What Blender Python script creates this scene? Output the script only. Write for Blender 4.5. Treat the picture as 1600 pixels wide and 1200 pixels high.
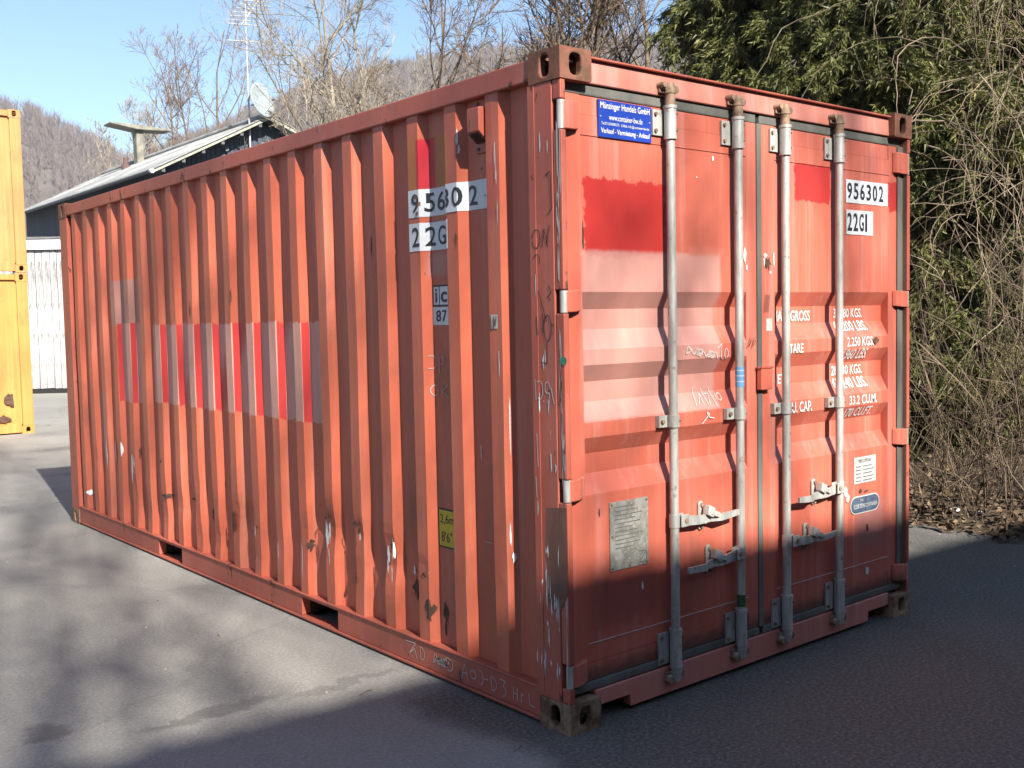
import bpy, bmesh, math
import numpy as np
from mathutils import Vector, Matrix

# ------------------------------------------------------------------ camera, sky, sun, exposure
scn = bpy.context.scene
COL = scn.collection
for o in list(bpy.data.objects):
    bpy.data.objects.remove(o)

def cam_setup():
    cd = bpy.data.cameras.new('camera'); co = bpy.data.objects.new('camera', cd); COL.objects.link(co)
    yaw, pitch, roll = 0.6892, -0.0619, -0.0204
    f = Vector((math.sin(yaw)*math.cos(pitch), math.cos(yaw)*math.cos(pitch), math.sin(pitch)))
    r = Vector((math.cos(yaw), -math.sin(yaw), 0)); u = r.cross(f)
    r2 = r*math.cos(roll) + u*math.sin(roll); u2 = r2.cross(f)
    m = Matrix((r2, u2, -f)).transposed().to_4x4(); m.translation = Vector((-2.6241, -2.8743, 1.5925))
    co.matrix_world = m
    cd.sensor_width = 36; cd.lens = 36.767; cd.clip_start = 0.05; cd.clip_end = 5000
    scn.camera = co
cam_setup()
scn.render.resolution_x = 1024; scn.render.resolution_y = 768

SUN_TRAVEL = Vector((0.70, 3.65, -2.591)).normalized()
w = bpy.data.worlds.new('World'); scn.world = w; w.use_nodes = True
wn = w.node_tree.nodes; wn.clear()
sky = wn.new('ShaderNodeTexSky'); sky.sky_type = 'NISHITA'; sky.sun_disc = False
sky.sun_elevation = math.asin(-SUN_TRAVEL.z); sky.sun_rotation = math.radians(190.9)
sky.air_density = 1.0; sky.dust_density = 0.7; sky.ozone_density = 2.4; sky.altitude = 400
bg = wn.new('ShaderNodeBackground'); bg.inputs['Strength'].default_value = 0.066
wo = wn.new('ShaderNodeOutputWorld')
w.node_tree.links.new(sky.outputs[0], bg.inputs[0]); w.node_tree.links.new(bg.outputs[0], wo.inputs[0])
sl = bpy.data.lights.new('sun', 'SUN'); sl.energy = 5.0; sl.angle = math.radians(0.53); sl.color = (1, 0.95, 0.87)
so = bpy.data.objects.new('sun', sl); COL.objects.link(so)
so.rotation_euler = SUN_TRAVEL.to_track_quat('-Z', 'Y').to_euler(); so.location = (-8, -30, 30)
vs = scn.view_settings; vs.view_transform = 'Standard'; vs.look = 'None'; vs.gamma = 1; vs.exposure = 1.68
scn.cycles.max_bounces = 5; scn.cycles.diffuse_bounces = 3; scn.cycles.glossy_bounces = 2; scn.cycles.transmission_bounces = 3
try: vs.use_curve_mapping = False
except Exception: pass

# ------------------------------------------------------------------ helpers: objects
def link(o, parent=None):
    COL.objects.link(o)
    if parent is not None: o.parent = parent
    return o
def tag(o, label, cat, group=None, kind=None):
    if label: o['label'] = label
    if cat: o['category'] = cat
    if group: o['group'] = group
    if kind: o['kind'] = kind
    return o
def struct(o): o['kind'] = 'structure'; return o
def stuff(o, label=None, cat=None): return tag(o, label, cat, kind='stuff')
def empty(name, loc=(0, 0, 0), rz=0):
    o = bpy.data.objects.new(name, None); o.location = loc; o.rotation_euler = (0, 0, rz); o.empty_display_size = .2
    return link(o)
def mesh_np(name, V, F, mat, parent=None, smooth=False, col=None):
    """V (n,3), F (m,3|4) arrays"""
    V = np.asarray(V, np.float32); F = np.asarray(F, np.int32)
    me = bpy.data.meshes.new(name); k = F.shape[1]
    me.vertices.add(len(V)); me.vertices.foreach_set('co', V.ravel())
    me.loops.add(F.size); me.loops.foreach_set('vertex_index', F.ravel())
    me.polygons.add(len(F)); me.polygons.foreach_set('loop_start', np.arange(0, F.size, k, dtype=np.int32))
    try: me.polygons.foreach_set('loop_total', np.full(len(F), k, np.int32))
    except Exception: pass
    me.polygons.foreach_set('use_smooth', np.full(len(F), bool(smooth)))
    if col is not None:
        a = me.attributes.new('tint', 'FLOAT', 'POINT'); a.data.foreach_set('value', np.asarray(col, np.float32))
    me.update(calc_edges=True)
    me.materials.append(mat)
    return link(bpy.data.objects.new(name, me), parent)

class MB:
    def __init__(s): s.v = []; s.f = []; s.sm = []
    def add(s, vs, fs, sm=False):
        n = len(s.v); s.v += [tuple(p) for p in vs]; s.f += [[i+n for i in f] for f in fs]; s.sm += [sm]*len(fs); return s
    def box(s, x0, x1, y0, y1, z0, z1):
        return s.add([(x0,y0,z0),(x1,y0,z0),(x1,y1,z0),(x0,y1,z0),(x0,y0,z1),(x1,y0,z1),(x1,y1,z1),(x0,y1,z1)],
                     [(0,3,2,1),(4,5,6,7),(0,1,5,4),(1,2,6,5),(2,3,7,6),(3,0,4,7)])
    def obox(s, c, ax, ay, az):   # oriented box: centre and three half axes
        c, ax, ay, az = map(Vector, (c, ax, ay, az)); vs = []
        for sz in (-1, 1):
            for sx, sy in ((-1,-1),(1,-1),(1,1),(-1,1)): vs.append(c + ax*sx + ay*sy + az*sz)
        return s.add(vs, [(0,3,2,1),(4,5,6,7),(0,1,5,4),(1,2,6,5),(2,3,7,6),(3,0,4,7)])
    def tube(s, pts, rs, n=10, caps=True):
        pts = [Vector(p) for p in pts]
        if not isinstance(rs, (list, tuple)): rs = [rs]*len(pts)
        d = (pts[-1]-pts[0]).normalized(); a = Vector((0,0,1)) if abs(d.z) < .9 else Vector((1,0,0))
        vs = []; fs = []
        for i, p in enumerate(pts):
            t = (pts[min(i+1, len(pts)-1)]-pts[max(i-1, 0)])
            t = t.normalized() if t.length > 1e-9 else d
            u = a.cross(t).normalized(); w_ = t.cross(u)
            for k in range(n):
                q = 2*math.pi*k/n; vs.append(p + (u*math.cos(q)+w_*math.sin(q))*rs[i])
        for i in range(len(pts)-1):
            for k in range(n):
                k2 = (k+1) % n; fs.append((i*n+k, i*n+k2, (i+1)*n+k2, (i+1)*n+k))
        s.add(vs, fs, True)
        if caps:
            s.add(vs[:n], [tuple(range(n))[::-1]]); s.add(vs[-n:], [tuple(range(n))])
        return s
    def prism(s, poly, e):       # closed polygon (3D) extruded by vector e
        n = len(poly); e = Vector(e); p = [Vector(q) for q in poly]
        return s.add(p+[q+e for q in p], [tuple(range(n))[::-1], tuple(range(n, 2*n))]+[(i, (i+1)%n, n+(i+1)%n, n+i) for i in range(n)])
    def build(s, name, mat, parent=None, bevel=0, seg=1):
        me = bpy.data.meshes.new(name); me.from_pydata(s.v, [], s.f); me.materials.append(mat)
        me.polygons.foreach_set('use_smooth', np.array(s.sm, bool))
        bm = bmesh.new(); bm.from_mesh(me); bmesh.ops.recalc_face_normals(bm, faces=bm.faces); bm.to_mesh(me); bm.free()
        o = link(bpy.data.objects.new(name, me), parent)
        if bevel:
            b = o.modifiers.new('bevel', 'BEVEL'); b.width = bevel; b.segments = seg; b.limit_method = 'ANGLE'; b.angle_limit = .6
        return o
def copy_part(src, name, parent, loc=(0,0,0), rot=None, scale=None, mat=None):
    c = src.copy(); c.name = name; COL.objects.link(c); c.parent = parent; c.location = loc
    if rot is not None: c.rotation_euler = rot
    if scale is not None: c.scale = scale
    return c
def copy_tree(o, parent=None):
    c = o.copy(); COL.objects.link(c); c.parent = parent
    for ch in list(o.children): copy_tree(ch, c)
    return c

def sweep(P, Rr, n):
    """P (N,K,3) chains, Rr (N,K) radii -> verts, quad faces"""
    N, K = P.shape[:2]
    T = np.gradient(P, axis=1); T /= np.linalg.norm(T, axis=2, keepdims=True)+1e-9
    md = P[:, -1]-P[:, 0]; md /= np.linalg.norm(md, axis=1, keepdims=True)+1e-9
    ref = np.where(np.abs(md[:, 2:3]) < .8, np.array([[0, 0, 1.]]), np.array([[1., 0, 0]]))
    a = np.cross(md, ref); a = a[:, None, :] - (a[:, None, :]*T).sum(2, keepdims=True)*T
    a /= np.linalg.norm(a, axis=2, keepdims=True)+1e-9
    b = np.cross(T, a)
    q = np.arange(n)*2*np.pi/n
    V = P[:, :, None, :] + Rr[:, :, None, None]*(a[:, :, None, :]*np.cos(q)[None, None, :, None] + b[:, :, None, :]*np.sin(q)[None, None, :, None])
    i = (np.arange(N)*K*n)[:, None, None] + (np.arange(K-1)*n)[None, :, None] + np.arange(n)[None, None, :]
    i2 = (np.arange(N)*K*n)[:, None, None] + (np.arange(K-1)*n)[None, :, None] + ((np.arange(n)+1) % n)[None, None, :]
    F = np.stack([i, i2, i2+n, i+n], -1).reshape(-1, 4)
    return V.reshape(-1, 3), F
def merge(parts):
    V = []; F = []; n = 0
    for v, f in parts: V.append(v); F.append(f+n); n += len(v)
    return np.concatenate(V), np.concatenate(F)

# ------------------------------------------------------------------ helpers: materials
ALB = .78      # overall reflectance of paints and surfaces
def alb(c): return tuple(v*ALB for v in c)
class NT:
    def __init__(s, name):
        s.m = bpy.data.materials.new(name); s.m.use_nodes = True; s.t = s.m.node_tree
        s.b = s.t.nodes['Principled BSDF']; s.out = s.t.nodes['Material Output']
        tc = s.t.nodes.new('ShaderNodeTexCoord'); s.co = tc.outputs['Object']
        sx = s.t.nodes.new('ShaderNodeSeparateXYZ'); s.L(s.co, sx.inputs[0]); s.xyz = sx.outputs
    def L(s, a, b): s.t.links.new(a, b)
    def _in(s, sock, v):
        if isinstance(v, (int, float)): sock.default_value = v
        elif isinstance(v, (tuple, list)): sock.default_value = tuple(v)+((1,) if len(v) == 3 and len(sock.default_value) == 4 else ())
        else: s.L(v, sock)
    def math(s, op, a, b=0.0, c=None):
        n = s.t.nodes.new('ShaderNodeMath'); n.operation = op; s._in(n.inputs[0], a); s._in(n.inputs[1], b)
        if c is not None: s._in(n.inputs[2], c)
        return n.outputs[0]
    def noise(s, scale, detail=4, rough=.55, stretch=None, off=(0,0,0), dist=0):
        n = s.t.nodes.new('ShaderNodeTexNoise'); n.inputs['Scale'].default_value = scale
        n.inputs['Detail'].default_value = detail; n.inputs['Roughness'].default_value = rough; n.inputs['Distortion'].default_value = dist
        mp = s.t.nodes.new('ShaderNodeMapping'); s.L(s.co, mp.inputs[0])
        mp.inputs['Location'].default_value = off
        if stretch: mp.inputs['Scale'].default_value = stretch
        s.L(mp.outputs[0], n.inputs['Vector']); return n.outputs[0]
    def ramp(s, v, a, b, o0=0.0, o1=1.0, smooth=True):
        n = s.t.nodes.new('ShaderNodeMapRange'); n.clamp = True
        if smooth: n.interpolation_type = 'SMOOTHSTEP'
        s._in(n.inputs[0], v); n.inputs[1].default_value = a; n.inputs[2].default_value = b; n.inputs[3].default_value = o0; n.inputs[4].default_value = o1
        return n.outputs[0]
    def mix(s, f, a, b):
        n = s.t.nodes.new('ShaderNodeMix'); n.data_type = 'RGBA'; s._in(n.inputs[0], f)
        for i, v in ((6, a), (7, b)):
            if isinstance(v, (tuple, list)): n.inputs[i].default_value = alb(v)+(1,)
            else: s.L(v, n.inputs[i])
        return n.outputs[2]
    def boxmask(s, ia, a0, a1, ib, b0, b1, soft=.006, jit=.0, jscale=14, seed=0):
        A, B = s.xyz[ia], s.xyz[ib]
        if jit:
            A = s.math('ADD', A, s.math('MULTIPLY_ADD', s.noise(jscale, 5, .7, off=(seed, 3, 1)), 2*jit, -jit))
            B = s.math('ADD', B, s.math('MULTIPLY_ADD', s.noise(jscale, 5, .7, off=(seed, 9, 5)), 2*jit, -jit))
        r = s.math('MULTIPLY', s.ramp(A, a0-soft, a0+soft), s.ramp(A, a1+soft, a1-soft))
        r = s.math('MULTIPLY', r, s.ramp(B, b0-soft, b0+soft)); return s.math('MULTIPLY', r, s.ramp(B, b1+soft, b1-soft))
    def bump(s, h, strength=.2, dist=.01):
        n = s.t.nodes.new('ShaderNodeBump'); n.inputs['Strength'].default_value = strength; n.inputs['Distance'].default_value = dist
        s.L(h, n.inputs['Height']); s.L(n.outputs[0], s.b.inputs['Normal'])
    def done(s, col=None, rough=None, metal=None, spec=None):
        if col is not None: s._in(s.b.inputs['Base Color'], alb(col) if isinstance(col, tuple) else col)
        if rough is not None: s._in(s.b.inputs['Roughness'], rough)
        if metal is not None: s._in(s.b.inputs['Metallic'], metal)
        if spec is not None: s.b.inputs['Specular IOR Level'].default_value = spec
        return s.m

def simple(name, col, rough=.6, metal=0., var=.25, scale=12, bump=.0, stretch=None, spec=.5):
    t = NT(name); n = t.noise(scale, 6, .6, stretch); lo = tuple(c*(1-var) for c in col); hi = tuple(min(1, c*(1+var)) for c in col)
    c = t.mix(t.ramp(n, .3, .7), lo, hi)
    if bump: t.bump(n, bump, .01)
    return t.done(c, rough, metal, spec)

def paint(name, base, patches=(), rust=.66, chip=.70, fade=(.62, .30, .24), fade_amt=.35, rough=.42, extra=None, grime=.35):
    t = NT(name)
    big = t.noise(1.1, 5, .6); streak = t.noise(1, 5, .65, (16, 16, .55)); fine = t.noise(42, 5, .7)
    c = t.mix(t.ramp(big, .35, .7), base, tuple(v*.80 for v in base))
    c = t.mix(t.math('MULTIPLY', t.ramp(streak, .45, .78), fade_amt), c, fade)
    for (ia, a0, a1, ib, b0, b1, colr, amt, soft, jit) in patches:
        mk = t.boxmask(ia, a0, a1, ib, b0, b1, soft, jit, 22, a0+b1)
        if amt < 1: mk = t.math('MULTIPLY', mk, amt)
        c = t.mix(mk, c, colr)
    if extra: c = extra(t, c)
    g = t.math('MULTIPLY', t.ramp(t.noise(3.1, 7, .7, (1, 1, .45), (4, 2, 7)), .52, .78), grime)
    c = t.mix(g, c, (.13, .075, .055))
    st = t.math('MULTIPLY', t.ramp(t.noise(7, 6, .7, (1, 1, .07), (2, 5, 9)), .60, .78), .45)
    c = t.mix(t.math('MULTIPLY', st, t.ramp(t.noise(1.7, 4, .6, off=(8, 3, 2)), .45, .62)), c, (.17, .07, .035))
    rm = t.ramp(t.noise(9, 9, .72, (1, 1, .5), (7, 1, 2)), rust, rust+.05)
    c = t.mix(rm, c, (.085, .038, .02))
    cm = t.ramp(t.noise(30, 6, .7, (1, 1, .35), (1, 8, 3)), chip, chip+.03)
    c = t.mix(cm, c, (.55, .50, .46))
    t.bump(t.math('ADD', fine, t.math('MULTIPLY', big, 2.5)), .12, .004)
    r = t.math('MULTIPLY_ADD', fine, .2, rough-.1)
    return t.done(c, t.math('ADD', r, t.math('MULTIPLY', rm, .3)))

# ------------------------------------------------------------------ materials
RED = (.50, .125, .070)
BRIGHT = (.50, .036, .030)
PINK = (.56, .30, .26)
M = {}
def side_extra(t, c):
    # over-painted name: red on the recessed flats, pale pink primer on the ribs
    deep = t.math('MULTIPLY', t.ramp(t.xyz[0], .018, .020), t.ramp(t.xyz[0], .049, .047))
    grain = t.noise(1, 5, .7, (60, 60, 2.2))
    pk = t.mix(t.ramp(grain, .5, .75), (.64, .32, .26), (.46, .20, .15))
    both = t.mix(deep, pk, BRIGHT)
    m1 = t.boxmask(1, 1.895, 4.235, 2, 1.075, 1.602, .004, .035, 12, 2)
    m2 = t.boxmask(1, 4.47, 4.86, 2, 1.05, 1.62, .004, .012, 12, 5)
    c = t.mix(t.math('MAXIMUM', m1, m2), c, both)
    # brushed-out logo with red and ochre fields
    return c
M['side'] = paint('red_side_paint', (.57, .128, .066), [
    (1, 4.40, 5.02, 2, 1.60, 1.93, (.36, .20, .175), .75, .004, .003),
    (1, 5.18, 5.38, 2, .55, 1.10, (.34, .20, .18), .6, .004, .004),
    (1, 1.86, 1.90, 2, 1.62, 1.86, (.42, .24, .2), .6, .01, .004),
    (1, .735, 1.03, 2, 2.17, 2.39, (.50, .17, .03), .85, .004, .006),
    (1, .865, .962, 2, 2.17, 2.385, (.62, .02, .035), 1, .004, .002),
    (1, .80, .92, 2, 1.79, 1.885, (.48, .27, .25), .55, .02, .01),
    (1, .745, .79, 2, 1.79, 1.885, (.48, .27, .25), .6, .02, .01),
    (1, .40, .50, 2, 2.0, 2.22, (.52, .08, .05), .6, .02, .02),
], rust=.665, chip=.715, extra=side_extra, fade=(.58, .27, .19), fade_amt=.45, rough=.5, grime=.5)
M['door'] = paint('red_door_paint', (.64, .155, .098), [
    (0, .15, .603, 2, 1.828, 2.125, BRIGHT, 1, .003, .045),
    (0, 1.49, 1.775, 2, 2.112, 2.285, (.50, .040, .034), 1, .003, .032),
    (0, 2.285, 2.372, 2, 2.10, 2.25, (.50, .040, .034), 1, .003, .032),
    (0, .135, .95, 2, 1.19, 1.85, (.62, .38, .33), .62, .012, .012),
    (0, .75, .98, 2, 1.84, 1.88, (.6, .2, .14), .5, .01, .01),
    (0, .16, .55, 2, .36, .60, (.20, .045, .04), .55, .06, .06),
    (0, .55, .80, 2, .20, .55, (.22, .05, .04), .4, .08, .06),
    (0, .1, 2.4, 2, .12, .22, (.07, .05, .04), .75, .03, .05),
    (0, 2.0, 2.25, 2, .40, .62, (.30, .2, .2), .5, .05, .08),
], rust=.70, chip=.735, fade=(.68, .36, .31), fade_amt=.5, rough=.36, grime=.3)
M['frame'] = paint('red_frame_paint', (.48, .108, .066), rust=.60, chip=.69, fade=(.50, .24, .19), grime=.6, rough=.5)
M['rail'] = paint('red_rail_paint', (.47, .108, .066), rust=.60, chip=.72, fade=(.42, .19, .15), grime=.75, rough=.5)
M['header'] = paint('pink_header_paint', (.64, .23, .17), rust=.66, chip=.74, fade=(.66, .36, .32), fade_amt=.6)
def casting_mat(name, base):
    t = NT(name); n = t.noise(9, 8, .7); n2 = t.noise(40, 6, .7)
    c = t.mix(t.ramp(n, .4, .6), base, (.13, .058, .030)); c = t.mix(t.ramp(n2, .5, .75), c, (.24, .12, .06))
    t.bump(n2, .35, .006); return t.done(c, .8)
M['casting'] = casting_mat('rusty_casting', (.24, .085, .05))
M['casting_low'] = casting_mat('worn_bottom_casting', (.36, .24, .155))
M['rubber'] = simple('grey_rubber_seal', (.125, .122, .105), .75, var=.35, scale=7, stretch=(1, 1, .3))
def galv():
    t = NT('galvanised_steel'); n = t.noise(1, 6, .65, (30, 30, 6)); n2 = t.noise(28, 7, .7)
    c = t.mix(t.ramp(n, .3, .72), (.36, .355, .325), (.62, .61, .565)); c = t.mix(t.ramp(n2, .58, .70), c, (.24, .19, .15)); c = t.mix(t.math('MULTIPLY', t.ramp(t.noise(3, 6, .7, (1, 1, .3), (3, 3, 3)), .55, .72), .5), c, (.22, .17, .13))
    t.bump(n2, .12, .002); return t.done(c, .5, .25)
M['galv'] = galv()
M['galv_rust'] = simple('rusty_galvanised_steel', (.26, .17, .11), .75, .1, .5, 26, .3)
M['rusty'] = simple('dark_rust', (.085, .042, .025), .9, 0, .5, 30, .3)
M['black'] = simple('black_recess', (.012, .011, .010), .9)
M['under'] = simple('dark_underframe_steel', (.06, .035, .028), .85, var=.4, scale=6)
M['wood'] = simple('plywood_floor', (.10, .07, .045), .8)
M['white'] = simple('white_vinyl', (.70, .72, .74), .45, var=.05, scale=9)
M['ink'] = simple('black_print', (.018, .02, .026), .5)
M['white_ink'] = simple('white_stencil_paint', (.74, .72, .69), .6, var=.15, scale=60)
M['blue_sign'] = simple('blue_sign_enamel', (.018, .055, .36), .3, var=.06, scale=5)
M['yellow'] = simple('yellow_decal', (.62, .46, .02), .5, var=.1)
M['blue_tape'] = simple('pale_blue_tape', (.16, .42, .72), .5, var=.1)
M['green_tape'] = simple('green_tape', (.02, .11, .035), .6)
M['green_blob'] = simple('green_paint_blob', (.04, .28, .17), .5)
M['chalk'] = simple('chalk', (.55, .44, .40), .9, var=.1, scale=60)
M['marker'] = simple('black_marker', (.06, .035, .035), .7)
M['primer'] = simple('brown_primer', (.20, .085, .06), .6, var=.35, scale=7, stretch=(1, 1, .4))
M['badge'] = simple('faded_blue_badge', (.075, .10, .155), .5, var=.3, scale=40)
M['paper'] = simple('paper_sticker', (.56, .555, .52), .6, var=.1, scale=30)
M['grey_ink'] = simple('faded_grey_print', (.13, .13, .13), .7)
def placard_mat():
    t = NT('weathered_data_plate'); n = t.noise(14, 8, .75, dist=.6); n2 = t.noise(60, 4, .7)
    c = t.mix(t.ramp(n, .35, .65), (.22, .21, .175), (.46, .45, .40)); c = t.mix(t.ramp(n, .62, .68), c, (.22, .13, .06))
    c = t.mix(t.ramp(n2, .55, .7), c, (.62, .62, .58)); return t.done(c, .55, .3)
M['placard'] = placard_mat()

# ------------------------------------------------------------------ container surface functions
RO, RI = .016, .050                 # outer and inner flats of the side panel
PITCH, Y_FAR0 = .28, .465
def side_profile():
    pts = [(.186, RI)]
    for k in range(20):
        f = Y_FAR0 + PITCH*k
        pts += [(f-.12, RI), (f-.08, RO), (f, RO), (f+.04, RI)]
    pts += [(5.872, RI)]
    return pts
SP = side_profile(); SPY = np.array([p[0] for p in SP]); SPX = np.array([p[1] for p in SP])
def side_x(y): return float(np.interp(y, SPY, SPX))
DF, DD = .040, .082                 # door face, bottom of the door corrugation
DPROF = [(0, DF)]
for k in range(3):
    b = .906+.2815*k
    DPROF += [(b, DF), (b+.078, DD), (b+.156, DD), (b+.222, DF)]
DPROF += [(3, DF)]
DPZ = np.array([p[0] for p in DPROF]); DPY = np.array([p[1] for p in DPROF])
def door_y(z, x=1.0):
    if (.135 < x < 1.13) or (1.335 < x < 2.285): return float(np.interp(z, DPZ, DPY))
    return DF

def bm_cut(bm, axis, vals):
    """split every face along the planes axis = v"""
    polys = [[v.co.copy() for v in f.verts] for f in bm.faces]
    for v in vals:
        out = []
        for P in polys:
            d = [p[axis]-v for p in P]
            if min(d) > -1e-7 or max(d) < 1e-7: out.append(P); continue
            A = []; B = []
            for i in range(len(P)):
                j = (i+1) % len(P)
                if d[i] <= 0: A.append(P[i])
                if d[i] >= 0: B.append(P[i])
                if d[i]*d[j] < 0: q = P[i].lerp(P[j], d[i]/(d[i]-d[j])); A.append(q); B.append(q.copy())
            if len(A) > 2: out.append(A)
            if len(B) > 2: out.append(B)
        polys = out
    bm.clear()
    for P in polys: bm.faces.new([bm.verts.new(p) for p in P])
def bm_obj(bm, name, mat, parent):
    me = bpy.data.meshes.new(name); bm.to_mesh(me); bm.free(); me.materials.append(mat)
    return link(bpy.data.objects.new(name, me), parent)
def drape_side(bm, off):
    ys = [v.co.y for v in bm.verts]; bm_cut(bm, 1, [y for y in SPY if min(ys) < y < max(ys)])
    for v in bm.verts: v.co.x = (side_x(v.co.y) if v.co.y > .186 else 0.0)-off
    return bm
def drape_door(bm, off):
    zs = [v.co.z for v in bm.verts]; bm_cut(bm, 2, [z for z in DPZ if min(zs) < z < max(zs)])
    for v in bm.verts: v.co.y = door_y(v.co.z, v.co.x)-off
    return bm
def flat_bm(polys, plane):
    """plane 'side': polygon points are (y,z); 'door': (x,z)"""
    bm = bmesh.new()
    for poly in polys:
        vsn = [bm.verts.new((0, a, b) if plane == 'side' else (a, 0, b)) for a, b in poly]
        bm.faces.new(vsn)
    return bm
def rect(a0, a1, b0, b1): return [(a0, b0), (a1, b0), (a1, b1), (a0, b1)]
def text_bm(s, a0, a1, b0, b1, plane, bold=.02, shear=0):
    cu = bpy.data.curves.new('lettering', 'FONT'); cu.body = s; cu.size = 1; cu.offset = bold; cu.resolution_u = 3; cu.shear = shear
    ob = bpy.data.objects.new('lettering', cu); COL.objects.link(ob)
    dg = bpy.context.evaluated_depsgraph_get(); me = bpy.data.meshes.new_from_object(ob.evaluated_get(dg))
    bm = bmesh.new(); bm.from_mesh(me); bpy.data.meshes.remove(me); bpy.data.objects.remove(ob); bpy.data.curves.remove(cu)
    xs = [v.co.x for v in bm.verts]; ys = [v.co.y for v in bm.verts]
    x0, x1, y0, y1 = min(xs), max(xs), min(ys), max(ys)
    for v in bm.verts:
        a = a0+(v.co.x-x0)/(x1-x0)*(a1-a0); b = b0+(v.co.y-y0)/(y1-y0)*(b1-b0)
        v.co = (0, a, b) if plane == 'side' else (a, 0, b)
    bmesh.ops.triangulate(bm, faces=bm.faces[:])
    return bm
def join_bm(bms):
    r = bmesh.new()
    for b in bms:
        me = bpy.data.meshes.new('tmp'); b.to_mesh(me); b.free(); r.from_mesh(me); bpy.data.meshes.remove(me)
    return r
def ribbon(strokes, wd, plane):
    polys = []
    for st in strokes:
        for (a0, b0), (a1, b1) in zip(st[:-1], st[1:]):
            d = math.hypot(a1-a0, b1-b0) or 1e-6; nx, ny = -(b1-b0)/d*wd/2, (a1-a0)/d*wd/2
            polys.append([(a0-nx, b0-ny), (a1-nx, b1-ny), (a1+nx, b1+ny), (a0+nx, b0+ny)])
    return flat_bm(polys, plane)
def arc(cx, cy, rx, ry, d0, d1, n=14):
    return [(cx+rx*math.cos(math.radians(d0+(d1-d0)*i/n)), cy+ry*math.sin(math.radians(d0+(d1-d0)*i/n))) for i in range(n+1)]
def blob(cx, cy, rx, ry, rng, n=11, rag=.45):
    return [(cx+rx*(1+rng.uniform(-rag, rag))*math.cos(2*math.pi*i/n), cy+ry*(1+rng.uniform(-rag, rag))*math.sin(2*math.pi*i/n)) for i in range(n)]

# corner casting with real oval apertures
def holed_face(mb, o, U, V, n_in, hw, hh, depth=.03):
    o, U, V, n_in = Vector(o), Vector(U), Vector(V), Vector(n_in); c = o+U/2+V/2; lu, lv = U.length/2, V.length/2; u, v = U.normalized(), V.normalized()
    ca = math.atan2(lv, lu); corners = [-ca, ca, math.pi-ca, math.pi+ca]; ang = []
    for i in range(4):
        a0 = corners[i]; a1 = corners[(i+1) % 4] + (2*math.pi if i == 3 else 0)
        ang += [a0+(a1-a0)*k/6 for k in range(6)]
    N = len(ang); outer = []; inner = []; deep = []
    for a in ang:
        cx, sx = math.cos(a), math.sin(a); k = min(lu/abs(cx) if abs(cx) > 1e-9 else 9e9, lv/abs(sx) if abs(sx) > 1e-9 else 9e9)
        outer.append(c+u*cx*k+v*sx*k)
        ex = 3.2; k2 = 1/((abs(cx)/hw)**ex+(abs(sx)/hh)**ex)**(1/ex); p = c+u*cx*k2+v*sx*k2
        inner.append(p); deep.append(p+n_in*depth)
    mb.add(outer+inner, [(i, (i+1) % N, N+(i+1) % N, N+i) for i in range(N)])
    mb.add(inner+deep, [(i, (i+1) % N, N+(i+1) % N, N+i) for i in range(N)])
def make_casting(name, x0, x1, y0, y1, z0, z1, holes, mat, parent):
    mb = MB(); X, Y, Z = x1-x0, y1-y0, z1-z0
    faces = {'x0': ((x0,y0,z0), (0,Y,0), (0,0,Z), (1,0,0)), 'x1': ((x1,y0,z0), (0,Y,0), (0,0,Z), (-1,0,0)),
             'y0': ((x0,y0,z0), (X,0,0), (0,0,Z), (0,1,0)), 'y1': ((x0,y1,z0), (X,0,0), (0,0,Z), (0,-1,0)),
             'z0': ((x0,y0,z0), (X,0,0), (0,Y,0), (0,0,1)), 'z1': ((x0,y0,z1), (X,0,0), (0,Y,0), (0,0,-1))}
    for k, (o, U, V, n) in faces.items():
        if k in holes: holed_face(mb, o, U, V, n, holes[k][0], holes[k][1])
        else:
            o, U, V = Vector(o), Vector(U), Vector(V); mb.add([o, o+U, o+U+V, o+V], [(0, 1, 2, 3)])
    o = mb.build(name, mat, parent)
    bm = bmesh.new(); bm.from_mesh(o.data); bmesh.ops.remove_doubles(bm, verts=bm.verts, dist=1e-5); bmesh.ops.recalc_face_normals(bm, faces=bm.faces); bm.to_mesh(o.data); bm.free()
    b = o.modifiers.new('bevel', 'BEVEL'); b.width = .007; b.segments = 2; b.limit_method = 'ANGLE'; b.angle_limit = 1.2
    return o

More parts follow.
